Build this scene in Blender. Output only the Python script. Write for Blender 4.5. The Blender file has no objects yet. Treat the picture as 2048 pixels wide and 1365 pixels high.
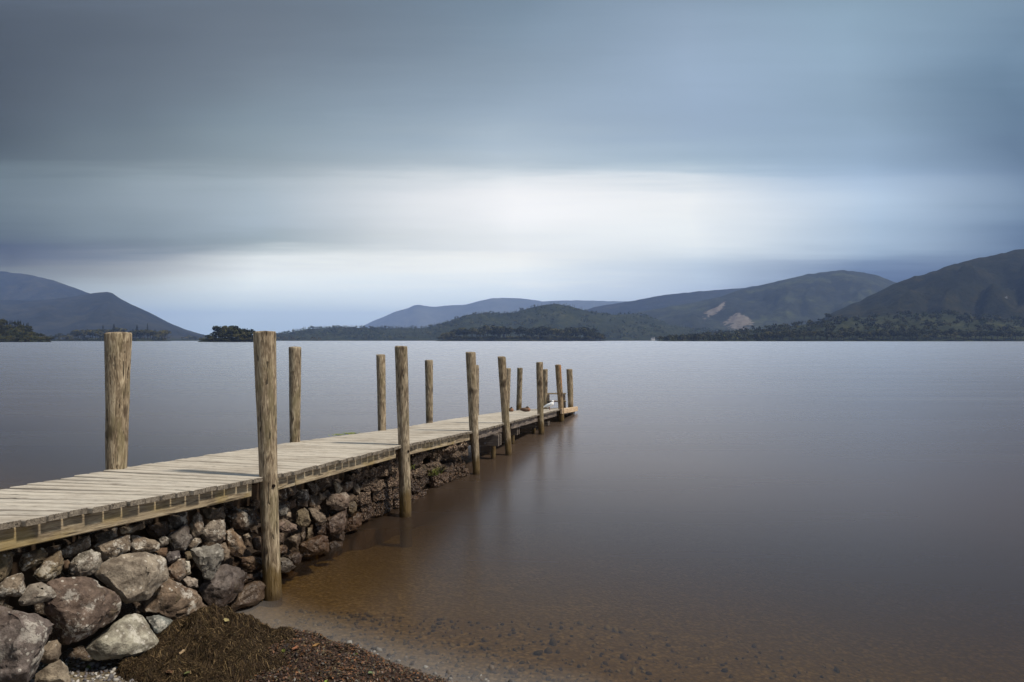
import bpy, bmesh, math, random
import numpy as np
from mathutils import Vector, Matrix, noise as mnoise

scene = bpy.context.scene
C = scene.collection
random.seed(7)
rng = np.random.default_rng(11)
R = math.radians

# ------------------------------------------------------------------ camera
F, CX, HY, CAMZ = 1365.0, 1024.0, 681.0, 2.0          # focal length in photo pixels, horizon row, lens height over the lake
cam = bpy.data.objects.new('camera', bpy.data.cameras.new('camera'))
C.objects.link(cam)
cam.location = (0, 0, CAMZ)
cam.rotation_euler = (R(90), 0, 0)
cam.data.sensor_width = 36.0
cam.data.lens = 36.0 * F / 2048.0
cam.data.shift_y = -(682.5 - HY) / 2048.0
cam.data.clip_start = 0.05
cam.data.clip_end = 40000
scene.camera = cam

# ------------------------------------------------------------------ node helper
class NT:
    def __init__(s, tree):
        s.t = tree
        for n in list(tree.nodes):
            tree.nodes.remove(n)
    def n(s, typ, ins=None, **attrs):
        nd = s.t.nodes.new(typ)
        for k, v in attrs.items():
            setattr(nd, k, v)
        for k, v in (ins or {}).items():
            s.put(nd.inputs[k], v)
        return nd
    def put(s, sock, v):
        if isinstance(v, bpy.types.NodeSocket):
            s.t.links.new(v, sock)
        else:
            if isinstance(v, (tuple, list)) and sock.type == 'RGBA' and len(v) == 3:
                v = (*v, 1.0)
            sock.default_value = v
    def m(s, op, a, b=0.0, c=0.0, clamp=False):
        nd = s.n('ShaderNodeMath', {0: a, 1: b, 2: c}, operation=op)
        nd.use_clamp = clamp
        return nd.outputs[0]
    def vm(s, op, a, b=(0, 0, 0)):
        nd = s.n('ShaderNodeVectorMath', {0: a, 1: b}, operation=op)
        return nd.outputs['Value'] if op in ('DOT_PRODUCT', 'LENGTH') else nd.outputs[0]
    def noise(s, vec, scale, detail=3.0, rough=0.5, out='Fac', dist=0.0):
        return s.n('ShaderNodeTexNoise', {'Vector': vec, 'Scale': scale, 'Detail': detail, 'Roughness': rough, 'Distortion': dist}).outputs[out]
    def voro(s, vec, scale, out='Distance', rand=1.0):
        return s.n('ShaderNodeTexVoronoi', {'Vector': vec, 'Scale': scale, 'Randomness': rand}).outputs[out]
    def ramp(s, fac, stops, interp='LINEAR'):
        nd = s.n('ShaderNodeValToRGB', {'Fac': fac})
        cr = nd.color_ramp
        cr.interpolation = interp
        while len(cr.elements) < len(stops):
            cr.elements.new(0.5)
        for e, (p, col) in zip(cr.elements, stops):
            e.position = p
            e.color = (*col, 1) if not isinstance(col, (int, float)) else (col, col, col, 1)
        return nd.outputs['Color']
    def step(s, x, a, b):
        nd = s.n('ShaderNodeMapRange', {'Value': x, 'From Min': a, 'From Max': b}, interpolation_type='SMOOTHSTEP')
        return nd.outputs[0]
    def mix(s, fac, a, b, blend='MIX'):
        nd = s.n('ShaderNodeMix', data_type='RGBA', blend_type=blend)
        s.put(nd.inputs['Factor'], fac)
        s.put(nd.inputs[6], a)
        s.put(nd.inputs[7], b)
        return nd.outputs[2]
    def sep(s, v):
        return s.n('ShaderNodeSeparateXYZ', {0: v}).outputs
    def comb(s, x, y, z):
        return s.n('ShaderNodeCombineXYZ', {0: x, 1: y, 2: z}).outputs[0]
    def bump(s, h, strength, dist):
        return s.n('ShaderNodeBump', {'Height': h, 'Strength': strength, 'Distance': dist}).outputs[0]

def srgb(*c):
    return tuple((v / 255 / 12.92) if v / 255 <= 0.04045 else ((v / 255 + 0.055) / 1.055) ** 2.4 for v in c)

# ------------------------------------------------------------------ world: long-exposure cloud over a Nishita sky
SUN_EL = R(54)
SUN_H = Vector((0.950, -0.312, 0)).normalized()        # towards the sun: from the right, a little behind the lens
w = bpy.data.worlds.new('World')
scene.world = w
w.use_nodes = True
W = NT(w.node_tree)
d = W.n('ShaderNodeTexCoord').outputs['Generated']
dx, dy, dz = W.sep(d)
az = W.m('ARCTAN2', dx, dy)
q = W.m('DIVIDE', dz, W.m('SQRT', W.m('ADD', W.m('MULTIPLY', dy, dy), 0.03)))
st = W.noise(W.comb(W.m('MULTIPLY', az, 1.1), W.m('MULTIPLY', q, 11.0), 0.3), 1.6, 4, 0.55)
st2 = W.noise(W.comb(W.m('MULTIPLY', az, 2.5), W.m('MULTIPLY', q, 5.0), 3.3), 1.3, 2, 0.5)
st3 = W.noise(W.comb(W.m('MULTIPLY', az, 2.2), W.m('MULTIPLY', q, 34.0), 7.7), 1.2, 4, 0.6)
qq = W.m('ADD', W.m('ADD', q, W.m('MULTIPLY', W.m('SUBTRACT', st, 0.5), 0.055)), W.m('MULTIPLY', W.m('SUBTRACT', st3, 0.5), 0.05))
azz = W.m('ADD', az, W.m('MULTIPLY', W.m('SUBTRACT', st2, 0.5), 0.16))
YS = [(0, .5), (100, .4256), (180, .367), (250, .3157), (320, .2645), (340, .25), (360, .235), (400, .2059), (450, .169),
      (480, .147), (495, .136), (520, .118), (545, .0996), (570, .081), (620, .0447), (670, .008)]
COLS = [
 (-36.9, [(82,90,100),(78,87,96),(76,84,92),(74,83,90),(76,87,93),(88,102,108),(102,117,124),(104,118,126),(92,106,113),(80,92,100),(74,86,94),(95,104,112),(112,120,126),(135,148,156),(160,175,190),(165,180,195)]),
 (-20.6, [(104,115,126),(112,124,136),(122,136,147),(132,149,160),(142,157,165),(148,162,170),(160,174,182),(174,188,198),(163,178,188),(152,167,174),(170,183,189),(222,229,231),(226,233,236),(222,231,236),(188,206,220),(180,200,214)]),
 (0.0, [(118,138,155),(134,153,170),(148,166,183),(162,180,196),(183,197,207),(200,211,219),(226,232,236),(249,249,251),(242,245,247),(236,240,243),(226,232,236),(240,242,241),(232,238,241),(205,220,234),(190,207,226),(180,198,220)]),
 (15.4, [(140,160,180),(155,175,197),(157,178,201),(152,172,195),(166,187,203),(181,199,213),(210,221,230),(245,247,248),(233,239,242),(230,237,241),(224,233,239),(205,218,230),(180,198,218),(168,186,210),(160,178,204),(160,178,204)]),
 (26.6, [(142,168,187),(148,172,193),(146,170,191),(140,163,184),(152,176,200),(158,182,207),(172,194,218),(186,206,226),(165,188,211),(172,193,214),(163,185,207),(130,152,180),(105,127,160),(90,112,147),(90,112,147),(90,112,147)]),
 (36.9, [(118,142,163),(116,141,163),(106,131,153),(100,124,147),(102,125,149),(102,124,150),(105,128,154),(108,132,157),(86,109,138),(76,100,130),(72,97,128),(70,95,126),(70,95,126),(72,96,126),(75,98,128),(80,100,130)]),
]
AIR = 7.0e-5                                            # density of the haze built at the end
AIR_GLOW = (0.165, 0.26, 0.46)                          # what a long path through that haze sends back
def through_air(c, qv):
    # the sky as it is beyond the haze, so that it reads as c through it
    T = math.exp(-AIR * min(14000.0, 764.0 / max(qv, 0.02)))
    return tuple(max(0.02, (v - h * (1 - T)) / T) for v, h in zip(c, AIR_GLOW))
def column(cols):
    st = [(0.0, through_air(srgb(*cols[-1]), 0.004))]
    for (y, qv), c in reversed(list(zip(YS, cols))):
        st.append((qv * 0.98, through_air(srgb(*c), qv)))
    st += [(0.66, srgb(122, 138, 153)), (1.0, srgb(150, 163, 176))]
    return W.ramp(qq, [(p, tuple(0.4 * k for k in c)) for p, c in st], 'B_SPLINE')
sky = None
prev = None
for deg, cols in COLS:
    col = column(cols)
    if sky is None:
        sky = col
    else:
        sky = W.mix(W.n('ShaderNodeMapRange', {'Value': azz, 'From Min': R(prev), 'From Max': R(deg)}).outputs[0], sky, col)
    prev = deg
gen = W.ramp(qq, [(p_, tuple(0.4 * k for k in c_)) for p_, c_ in ((0, srgb(150, 165, 180)), (0.25, srgb(128, 142, 156)), (0.6, srgb(122, 138, 153)), (1, srgb(150, 163, 176)))])
side = W.step(W.m('ABSOLUTE', az), R(45), R(80))
sky = W.mix(side, sky, gen)
sky = W.mix(1.0, sky, W.ramp(st, [(0.25, (0.93,) * 3), (0.75, (1.06,) * 3)]), 'MULTIPLY')
nish = W.n('ShaderNodeTexSky', sky_type='NISHITA')
nish.sun_disc = False
nish.sun_elevation = SUN_EL
nish.sun_rotation = math.atan2(SUN_H.x, SUN_H.y)
cloud = W.mix(1.0, sky, (25, 25, 25), 'MULTIPLY')
tot = W.mix(0.97, nish.outputs[0], cloud)
bg = W.n('ShaderNodeBackground', {'Color': tot, 'Strength': 0.1})
W.n('ShaderNodeOutputWorld', {'Surface': bg.outputs[0]})

# ------------------------------------------------------------------ sun and exposure
sun = bpy.data.objects.new('sun', bpy.data.lights.new('sun', 'SUN'))
C.objects.link(sun)
sun.data.energy = 4.6
sun.data.angle = R(6.0)
sun.data.color = (1.0, 0.91, 0.77)
sun_dir = Vector((SUN_H.x * math.cos(SUN_EL), SUN_H.y * math.cos(SUN_EL), math.sin(SUN_EL)))
sun.rotation_euler = sun_dir.to_track_quat('Z', 'Y').to_euler()
sun.location = (8, -4, 12)
scene.view_settings.view_transform = 'Standard'
scene.view_settings.look = 'None'
scene.view_settings.exposure = 0.0
scene.view_settings.gamma = 1.0
scene.view_settings.use_curve_mapping = False
scene.render.engine = 'CYCLES'
scene.cycles.use_denoising = True
scene.cycles.max_bounces = 8
scene.cycles.volume_bounces = 2
scene.cycles.transparent_max_bounces = 8

# ------------------------------------------------------------------ object helpers
def link(o, parent=None):
    C.objects.link(o)
    if parent is not None:
        o.parent = parent
    return o
def obj(name, me, m=None, parent=None):
    if isinstance(me, bmesh.types.BMesh):
        bm = me
        me = bpy.data.meshes.new(name)
        bm.to_mesh(me)
        bm.free()
    if m is not None and not me.materials:
        me.materials.append(m)
    return link(bpy.data.objects.new(name, me), parent)
def tag(o, label=None, cat=None, group=None, kind=None):
    for k, v in (('label', label), ('category', cat), ('group', group), ('kind', kind)):
        if v:
            o[k] = v
    return o
def empty(name, loc=(0, 0, 0), rz=0.0, label=None, cat=None, group=None):
    o = bpy.data.objects.new(name, None)
    o.location = loc
    o.rotation_euler = (0, 0, rz)
    link(o)
    return tag(o, label, cat, group)
def pyobj(name, verts, faces, m, parent=None, cols=None, smooth=False):
    me = bpy.data.meshes.new(name)
    if isinstance(faces, np.ndarray):
        nv, nf, k = len(verts), len(faces), faces.shape[1]
        me.vertices.add(nv)
        me.vertices.foreach_set('co', np.asarray(verts, np.float32).ravel())
        me.loops.add(nf * k)
        me.loops.foreach_set('vertex_index', faces.astype(np.int32).ravel())
        me.polygons.add(nf)
        me.polygons.foreach_set('loop_start', np.arange(0, nf * k, k, dtype=np.int32))
        me.update(calc_edges=True)
    else:
        me.from_pydata([tuple(v) for v in verts], [], faces)
    if cols is not None:
        a = me.color_attributes.new('Col', 'FLOAT_COLOR', 'POINT')
        c4 = np.ones((len(verts), 4), np.float32)
        c4[:, :3] = cols
        a.data.foreach_set('color', c4.ravel())
    if smooth:
        me.polygons.foreach_set('use_smooth', [True] * len(me.polygons))
    return obj(name, me, m, parent)
def box_bm(sx, sy, sz, bevel=0.0, center=(0, 0, 0), bm=None):
    bm2 = bmesh.new()
    bmesh.ops.create_cube(bm2, size=1)
    bmesh.ops.scale(bm2, vec=(sx, sy, sz), verts=bm2.verts)
    if bevel:
        bmesh.ops.bevel(bm2, geom=list(bm2.edges), offset=bevel, segments=1, affect='EDGES')
    bmesh.ops.translate(bm2, vec=center, verts=bm2.verts)
    return bm2
def frame(loc, u, v):
    u = u.normalized()
    n = u.cross(v).normalized()
    v = n.cross(u)
    return Matrix(((u.x, v.x, n.x, loc.x), (u.y, v.y, n.y, loc.y), (u.z, v.z, n.z, loc.z), (0, 0, 0, 1)))
def at(x, y, Y):
    return Vector(((x - CX) / F * Y, Y, CAMZ - (y - HY) / F * Y))

# ------------------------------------------------------------------ jetty layout
A0, B0 = -3.326, 0.2705
SB = math.sqrt(1 + B0 * B0)
ALONG = Vector((B0, 1, 0)).normalized()
LEFT = Vector((-1, B0, 0)).normalized()
WID = 1.40
SH = Vector((-0.275, 3.99)); SN = Vector((-0.498, -0.867))   # a point of the waterline, and the way up the beach
def lerp(x, xs, ys):
    return float(np.interp(x, xs, ys))
DZX = [1.5, 3.26, 5.296, 7.785, 10.36, 12.2, 14.73, 16.6, 18.74]
DZY = [1.255, 1.126, 0.9385, 0.8114, 0.638, 0.548, 0.4245, 0.325, 0.155]
def deck_z(Y):
    return 0.5 * lerp(Y, DZX, DZY) + 0.25 * (lerp(Y - .5, DZX, DZY) + lerp(Y + .5, DZX, DZY))
def tilt(Y):
    return lerp(Y, [3.2, 4.3, 5.3, 7.9, 12.8, 14.5, 16.2, 18.7], [-.09, -.05, 0, -.02, -.045, -.07, -.09, -.10])
def edge(Y, off=0.0, dz=0.0):
    """point on the deck, off metres in from the lake-side edge at edge station Y"""
    p = Vector((A0 + B0 * Y, Y, 0)) + LEFT * off
    p.z = deck_z(Y) + tilt(Y) * off / WID + dz
    return p
def on_wall(x, off):
    """depth where the sight line through photo column x meets the vertical plane off metres behind the deck edge"""
    a = A0 - off * SB
    t = (x - CX) / F
    return a / (t - B0)

# ------------------------------------------------------------------ materials
def material(name):
    m = bpy.data.materials.new(name)
    m.use_nodes = True
    return m, NT(m.node_tree)
def finish(N, col, rough=0.8, normal=None, spec=0.3, **kw):
    p = N.n('ShaderNodeBsdfPrincipled', {'Base Color': col, 'Roughness': rough, 'Specular IOR Level': spec})
    if normal is not None:
        N.put(p.inputs['Normal'], normal)
    for k, v in kw.items():
        N.put(p.inputs[k], v)
    N.n('ShaderNodeOutputMaterial', {'Surface': p.outputs[0]})
    return p

def wood_material(name, dark, mid, light, axis='x', green=None, wet=False, bump=0.5):
    m, N = material(name)
    tc = N.n('ShaderNodeTexCoord').outputs['Object']
    oi = N.n('ShaderNodeObjectInfo')
    off = N.m('MULTIPLY', oi.outputs['Random'], 57.0)
    x, y, z = N.sep(tc)
    if axis == 'x':
        v = N.comb(N.m('ADD', N.m('MULTIPLY', x, 1.0), off), N.m('MULTIPLY', y, 14.0), N.m('MULTIPLY', z, 14.0))
        vb = N.comb(N.m('ADD', N.m('MULTIPLY', x, 2.2), off), N.m('MULTIPLY', y, 4.0), N.m('MULTIPLY', z, 4.0))
    else:
        v = N.comb(N.m('ADD', N.m('MULTIPLY', x, 13.0), off), N.m('MULTIPLY', y, 13.0), N.m('MULTIPLY', z, 1.9))
        vb = N.comb(N.m('ADD', N.m('MULTIPLY', x, 6.0), off), N.m('MULTIPLY', y, 6.0), N.m('MULTIPLY', z, 2.0))
    g = N.noise(v, 6.0, 6, 0.62, dist=1.2)
    g2 = N.noise(v, 2.2, 3, 0.55, dist=2.0)
    blot = N.noise(vb, 2.2, 4, 0.6)
    wgt = (0.42, 0.58) if axis == 'z' else (0.55, 0.45)
    c = N.ramp(N.m('ADD', N.m('MULTIPLY', g, wgt[0]), N.m('MULTIPLY', g2, wgt[1])), [(0.34, dark), (0.48, mid), (0.62, light)])
    if axis == 'z':
        kn = N.voro(N.comb(N.m('ADD', N.m('MULTIPLY', x, 3.2), off), N.m('MULTIPLY', y, 3.2), N.m('MULTIPLY', z, 2.3)), 1.0)
        c = N.mix(N.m('MULTIPLY', N.step(N.m('ADD', kn, N.m('MULTIPLY', N.m('SUBTRACT', blot, 0.5), 0.35)), 0.20, 0.08), 0.8), c, dark)
    else:
        c = N.mix(N.m('MULTIPLY', N.step(N.m('ABSOLUTE', y), 0.047, 0.058), 0.72), c, tuple(k_ * 0.6 for k_ in dark))
        wp = N.n('ShaderNodeNewGeometry').outputs['Position']
        stain = N.m('MULTIPLY', N.step(N.noise(wp, 1.3, 6, 0.7), 0.47, 0.68), 0.50)
        c = N.mix(stain, c, N.mix(1.0, c, (0.50, 0.44, 0.38), 'MULTIPLY'))
    c = N.mix(N.step(blot, 0.52, 0.74), c, N.mix(0.65, c, dark))
    if axis == 'z':                                          # some poles silver, some brown
        hue = N.m('FRACT', N.m('MULTIPLY', oi.outputs['Random'], 13.7))
        c = N.mix(1.0, c, N.ramp(hue, [(0.0, (0.74, 0.76, 0.78)), (0.5, (1.02, 0.98, 0.92)), (1.0, (0.98, 0.84, 0.68))]), 'MULTIPLY')
    if green:
        c = N.mix(N.m('MULTIPLY', N.step(N.noise(vb, 1.3, 4, 0.6), 0.50, 0.68), 0.55), c, green)
    c = N.mix(1.0, c, N.ramp(oi.outputs['Random'], [(0, (0.91, 0.90, 0.885)), (0.5, (0.97, 0.97, 0.97)), (1, (1.03, 1.025, 1.01))]), 'MULTIPLY')
    cracks = N.step(N.noise(v, 4.0, 2, 0.4, dist=0.6), 0.36, 0.30)
    c = N.mix(N.m('MULTIPLY', cracks, 0.75), c, tuple(k * 0.3 for k in dark))
    rough = 0.8
    if wet:
        pz = N.sep(N.n('ShaderNodeNewGeometry').outputs['Position'])[2]
        pn = N.noise(v, 1.0, 3, 0.6)
        alg = N.step(N.m('ADD', pz, N.m('MULTIPLY', N.m('SUBTRACT', pn, 0.5), 0.35)), 0.34, 0.20)
        c = N.mix(N.m('MULTIPLY', alg, 0.85), c, N.mix(g, (0.03, 0.016, 0.006), (0.17, 0.11, 0.03)))
        drk = N.step(N.m('ADD', pz, N.m('MULTIPLY', N.m('SUBTRACT', pn, 0.5), 0.1)), 0.10, 0.0)
        c = N.mix(N.m('MULTIPLY', drk, 0.7), c, (0.03, 0.018, 0.008))
        rough = N.m('SUBTRACT', 0.8, N.m('MULTIPLY', alg, 0.45))
    h = N.m('SUBTRACT', N.m('ADD', g, N.m('MULTIPLY', g2, 0.6)), cracks)
    finish(N, c, rough, N.bump(h, bump, 0.006))
    return m

M_plank = wood_material('weathered_plank', (0.29, 0.245, 0.20), (0.49, 0.440, 0.370), (0.62, 0.572, 0.49), 'x', None, False, 0.35)
M_beam = wood_material('stained_beam', (0.10, 0.075, 0.05), (0.29, 0.23, 0.155), (0.48, 0.41, 0.29), 'x', (0.30, 0.225, 0.085), False, 0.5)
M_grey = wood_material('grey_beam', (0.05, 0.04, 0.035), (0.13, 0.105, 0.09), (0.26, 0.22, 0.19), 'x', None, False, 0.6)
M_post = wood_material('post_wood', (0.050, 0.034, 0.023), (0.21, 0.166, 0.117), (0.47, 0.405, 0.305), 'z', (0.17, 0.145, 0.075), True, 1.0)
M_pale = wood_material('fender_wood', (0.30, 0.20, 0.12), (0.52, 0.38, 0.25), (0.72, 0.58, 0.42), 'x', None, False, 0.4)
M_split = wood_material('split_wood', (0.45, 0.22, 0.09), (0.68, 0.38, 0.18), (0.82, 0.55, 0.30), 'z', None, False, 0.5)

M_endgrain = wood_material('plank_end_grain', (0.06, 0.048, 0.038), (0.16, 0.135, 0.108), (0.27, 0.235, 0.19), 'x', None, False, 0.6)

def simple(name, col, rough=0.7, spec=0.3, metallic=0.0, var=0.25, scale=20.0):
    m, N = material(name)
    tc = N.n('ShaderNodeTexCoord').outputs['Object']
    n = N.noise(tc, scale, 4, 0.6)
    c = N.mix(n, tuple(k * (1 - var) for k in col), tuple(min(1, k * (1 + var)) for k in col))
    finish(N, c, rough, None, spec, Metallic=metallic)
    return m
M_bolt = simple('galvanised_bolt', (0.45, 0.43, 0.42), 0.35, 0.5, 0.9)
M_hole = simple('bolt_hole_dark', (0.012, 0.008, 0.006), 0.9, 0.1)

def stone_material(name, lichen=0.6, coarse=False):
    m, N = material(name)
    tc = N.n('ShaderNodeTexCoord').outputs['Object']
    oi = N.n('ShaderNodeObjectInfo')
    v = N.vm('ADD', tc, N.comb(N.m('MULTIPLY', oi.outputs['Random'], 31.0), N.m('MULTIPLY', oi.outputs['Random'], 17.0), 0.0))
    big = N.noise(v, 4.0, 5, 0.6, dist=0.5)
    mid = N.noise(v, 14.0, 6, 0.68)
    fine = N.noise(v, 70.0, 4, 0.7)
    base = oi.outputs['Color']
    c = N.mix(N.step(mid, 0.34, 0.70), N.mix(1.0, base, (0.42, 0.37, 0.34), 'MULTIPLY'), N.mix(1.0, base, (1.25, 1.2, 1.13), 'MULTIPLY'))
    c = N.mix(N.m('MULTIPLY', N.step(big, 0.52, 0.68), 0.6), c, N.mix(1.0, base, (0.62, 0.47, 0.40), 'MULTIPLY'))
    c = N.mix(N.m('MULTIPLY', N.step(fine, 0.40, 0.62), 0.35), N.mix(1.0, c, (0.72, 0.70, 0.68), 'MULTIPLY'), c)
    # pale crusts of lichen in spots and patches
    sp = N.voro(v, 26.0)
    spots = N.m('MULTIPLY', N.step(sp, 0.26, 0.16), N.step(N.noise(v, 7.0, 2), 0.48, 0.58))
    patch = N.m('MULTIPLY', N.step(N.noise(v, 11.0, 6, 0.78), 0.515, 0.60), N.step(N.noise(v, 2.6, 2), 0.40, 0.56))
    gz = N.sep(N.n('ShaderNodeNewGeometry').outputs['Position'])[2]
    gx, gy, _g = N.sep(N.n('ShaderNodeNewGeometry').outputs['Position'])
    sd = N.m('ADD', N.m('MULTIPLY', N.m('SUBTRACT', gx, SH.x), SN.x), N.m('MULTIPLY', N.m('SUBTRACT', gy, SH.y), SN.y))
    lap = N.m('MULTIPLY', N.step(sd, 0.75, 0.05), 0.40)          # how high the lake wets a stone, nothing up the beach
    dry = N.step(N.m('SUBTRACT', gz, lap), -0.02, 0.20)
    lf = N.m('MULTIPLY', N.m('MAXIMUM', spots, patch), N.m('MULTIPLY', dry, lichen))
    c = N.mix(lf, c, N.mix(fine, (0.46, 0.42, 0.36), (0.70, 0.67, 0.60)))
    moss = N.m('MULTIPLY', N.step(N.noise(v, 5.0, 5, 0.7), 0.60, 0.70), 0.55)
    c = N.mix(moss, c, (0.055, 0.042, 0.014))
    wet = N.step(N.m('ADD', N.m('SUBTRACT', gz, lap), N.m('MULTIPLY', N.m('SUBTRACT', mid, 0.5), 0.3)), 0.02, -0.18)
    c = N.mix(N.m('MULTIPLY', wet, 0.70), c, N.mix(1.0, c, (0.34, 0.26, 0.20), 'MULTIPLY'))
    rough = N.m('SUBTRACT', 0.85, N.m('MULTIPLY', wet, 0.50))
    h = N.m('ADD', N.m('MULTIPLY', mid, 1.0), N.m('ADD', N.m('MULTIPLY', fine, 0.35), N.m('MULTIPLY', big, 0.8)))
    if coarse:
        ag = N.voro(v, 42.0)
        h = N.m('ADD', h, N.m('MULTIPLY', N.m('SUBTRACT', 0.6, ag), 1.6))
        c = N.mix(N.m('MULTIPLY', N.step(ag, 0.35, 0.62), 0.75), c, N.mix(1.0, c, (0.25, 0.2, 0.17), 'MULTIPLY'))
    finish(N, c, rough, N.bump(h, 0.85, 0.02), 0.4)
    return m
M_rock = stone_material('lichen_rock')
M_block = stone_material('coarse_block', 0.25, True)

def attr_material(name, rough=0.8, spec=0.2, trans=0.0, mult=1.0):
    m, N = material(name)
    a = N.n('ShaderNodeAttribute', attribute_name='Col')
    finish(N, a.outputs['Color'], rough, None, spec)
    return m
M_attr = attr_material('tinted')
M_attr_wet = attr_material('tinted_damp', 0.5, 0.4)

# ------------------------------------------------------------------ the ground under foot and under the lake
def shore_d(X, Y):
    return (X - SH.x) * SN.x + (Y - SH.y) * SN.y
def ground_z(X, Y):
    dd = shore_d(X, Y) + 0.10 * math.sin(1.7 * X + 0.8) + 0.05 * math.sin(4.1 * X)
    z = 0.12 * dd
    if z > 1.1:
        z = 1.1 + (z - 1.1) * 0.05
    if z < -3:
        z = -3
    return z + 0.015 * mnoise.noise(Vector((X * 2.3, Y * 2.3, 0)))
m, N = material('lake_gravel')
pos = N.n('ShaderNodeNewGeometry').outputs['Position']
ve = N.mix(N.step(N.noise(pos, 3.0, 2), 0.5, 0.6), N.voro(pos, 30.0, 'Color'), N.voro(pos, 13.0, 'Color'))
vd = N.voro(pos, 26.0)
nb = N.noise(pos, 1.3, 4, 0.6)
cg = N.mix(N.sep(ve)[0], (0.10, 0.082, 0.058), (0.30, 0.26, 0.20))
cg = N.mix(N.m('MULTIPLY', N.step(vd, 0.3, 0.6), 0.6), cg, (0.045, 0.032, 0.022))
cg = N.mix(N.step(nb, 0.42, 0.68), cg, N.mix(0.6, cg, (0.10, 0.076, 0.036)))
pz = N.sep(pos)[2]
cg = N.mix(N.m('MULTIPLY', N.step(pz, 0.03, -0.05), 0.35), cg, (0.18, 0.145, 0.075))
finish(N, cg, 0.8, N.bump(N.m('SUBTRACT', 1.0, vd), 0.6, 0.02), 0.3)
M_gravel = m
xs = np.concatenate([np.linspace(-140, -9, 16), np.linspace(-8, 12, 150), np.linspace(13, 140, 16)])
ysg = np.concatenate([np.linspace(-120, -1, 14), np.linspace(0, 14, 106), np.linspace(15, 60, 14)])
vv, ff = [], []
for j, Yv in enumerate(ysg):
    for i, Xv in enumerate(xs):
        vv.append((Xv, Yv, ground_z(Xv, Yv)))
nx = len(xs)
ff = np.array([(j * nx + i, j * nx + i + 1, (j + 1) * nx + i + 1, (j + 1) * nx + i) for j in range(len(ysg) - 1) for i in range(nx - 1)])
tag(pyobj('beach', np.array(vv), ff, M_gravel, smooth=True), 'gravel beach sloping down under the clear brown shallows', kind='structure')

# ------------------------------------------------------------------ the lake
m, N = material('lake_surface')
pos = N.n('ShaderNodeNewGeometry').outputs['Position']
px_, py_, pz_ = N.sep(pos)
dd = N.m('ADD', N.m('MULTIPLY', N.m('SUBTRACT', px_, SH.x), SN.x), N.m('MULTIPLY', N.m('SUBTRACT', py_, SH.y), SN.y))
wob = N.noise(pos, 0.7, 3, 0.5)
dd = N.m('ADD', dd, N.m('MULTIPLY', N.m('SUBTRACT', wob, 0.5), 0.5))
depth = N.m('MULTIPLY', dd, -1.0)
fres = N.n('ShaderNodeFresnel', {'IOR': 1.333}).outputs[0]
rip = N.noise(N.comb(N.m('MULTIPLY', px_, 0.06), N.m('MULTIPLY', py_, 0.5), 0.0), 1.0, 4, 0.6)
rough = N.m('ADD', 0.27, N.m('MULTIPLY', N.m('SUBTRACT', rip, 0.5), 0.09))
gl = N.n('ShaderNodeBsdfGlossy', {'Color': (0.93, 0.92, 0.95), 'Roughness': rough}).outputs[0]
tint = N.ramp(N.m('DIVIDE', depth, 6.0), [(0.0, (0.80, 0.72, 0.61)), (0.07, (0.69, 0.57, 0.38)), (0.25, (0.63, 0.515, 0.28)), (1.0, (0.36, 0.24, 0.085))])
tr = N.n('ShaderNodeBsdfTransparent', {'Color': tint}).outputs[0]
mk = N.n('ShaderNodeBsdfDiffuse', {'Color': (0.056, 0.035, 0.021)}).outputs[0]
mf = N.m('ADD', 0.10, N.m('MULTIPLY', N.step(depth, 0.0, 8.0), 0.90))
und = N.n('ShaderNodeMixShader', {0: mf, 1: tr, 2: mk}).outputs[0]
fm = N.n('ShaderNodeBsdfDiffuse', {'Color': (0.40, 0.37, 0.35)}).outputs[0]
swash = N.m('MULTIPLY', N.m('MULTIPLY', N.step(depth, 0.50, -0.05), N.step(depth, -0.35, -0.02)), N.m('ADD', 0.10, N.m('MULTIPLY', wob, 0.22)))
und = N.n('ShaderNodeMixShader', {0: swash, 1: und, 2: fm}).outputs[0]
sh = N.n('ShaderNodeMixShader', {0: fres, 1: und, 2: gl}).outputs[0]
N.n('ShaderNodeOutputMaterial', {'Surface': sh})
M_water = m
lv = [(-14000, -2, 0), (14000, -2, 0), (14000, 14000, 0), (-14000, 14000, 0)]
tag(pyobj('lake_water', lv, [(0, 1, 2, 3)], M_water), 'still lake blurred smooth, brown over the shallows', kind='structure')

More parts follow.
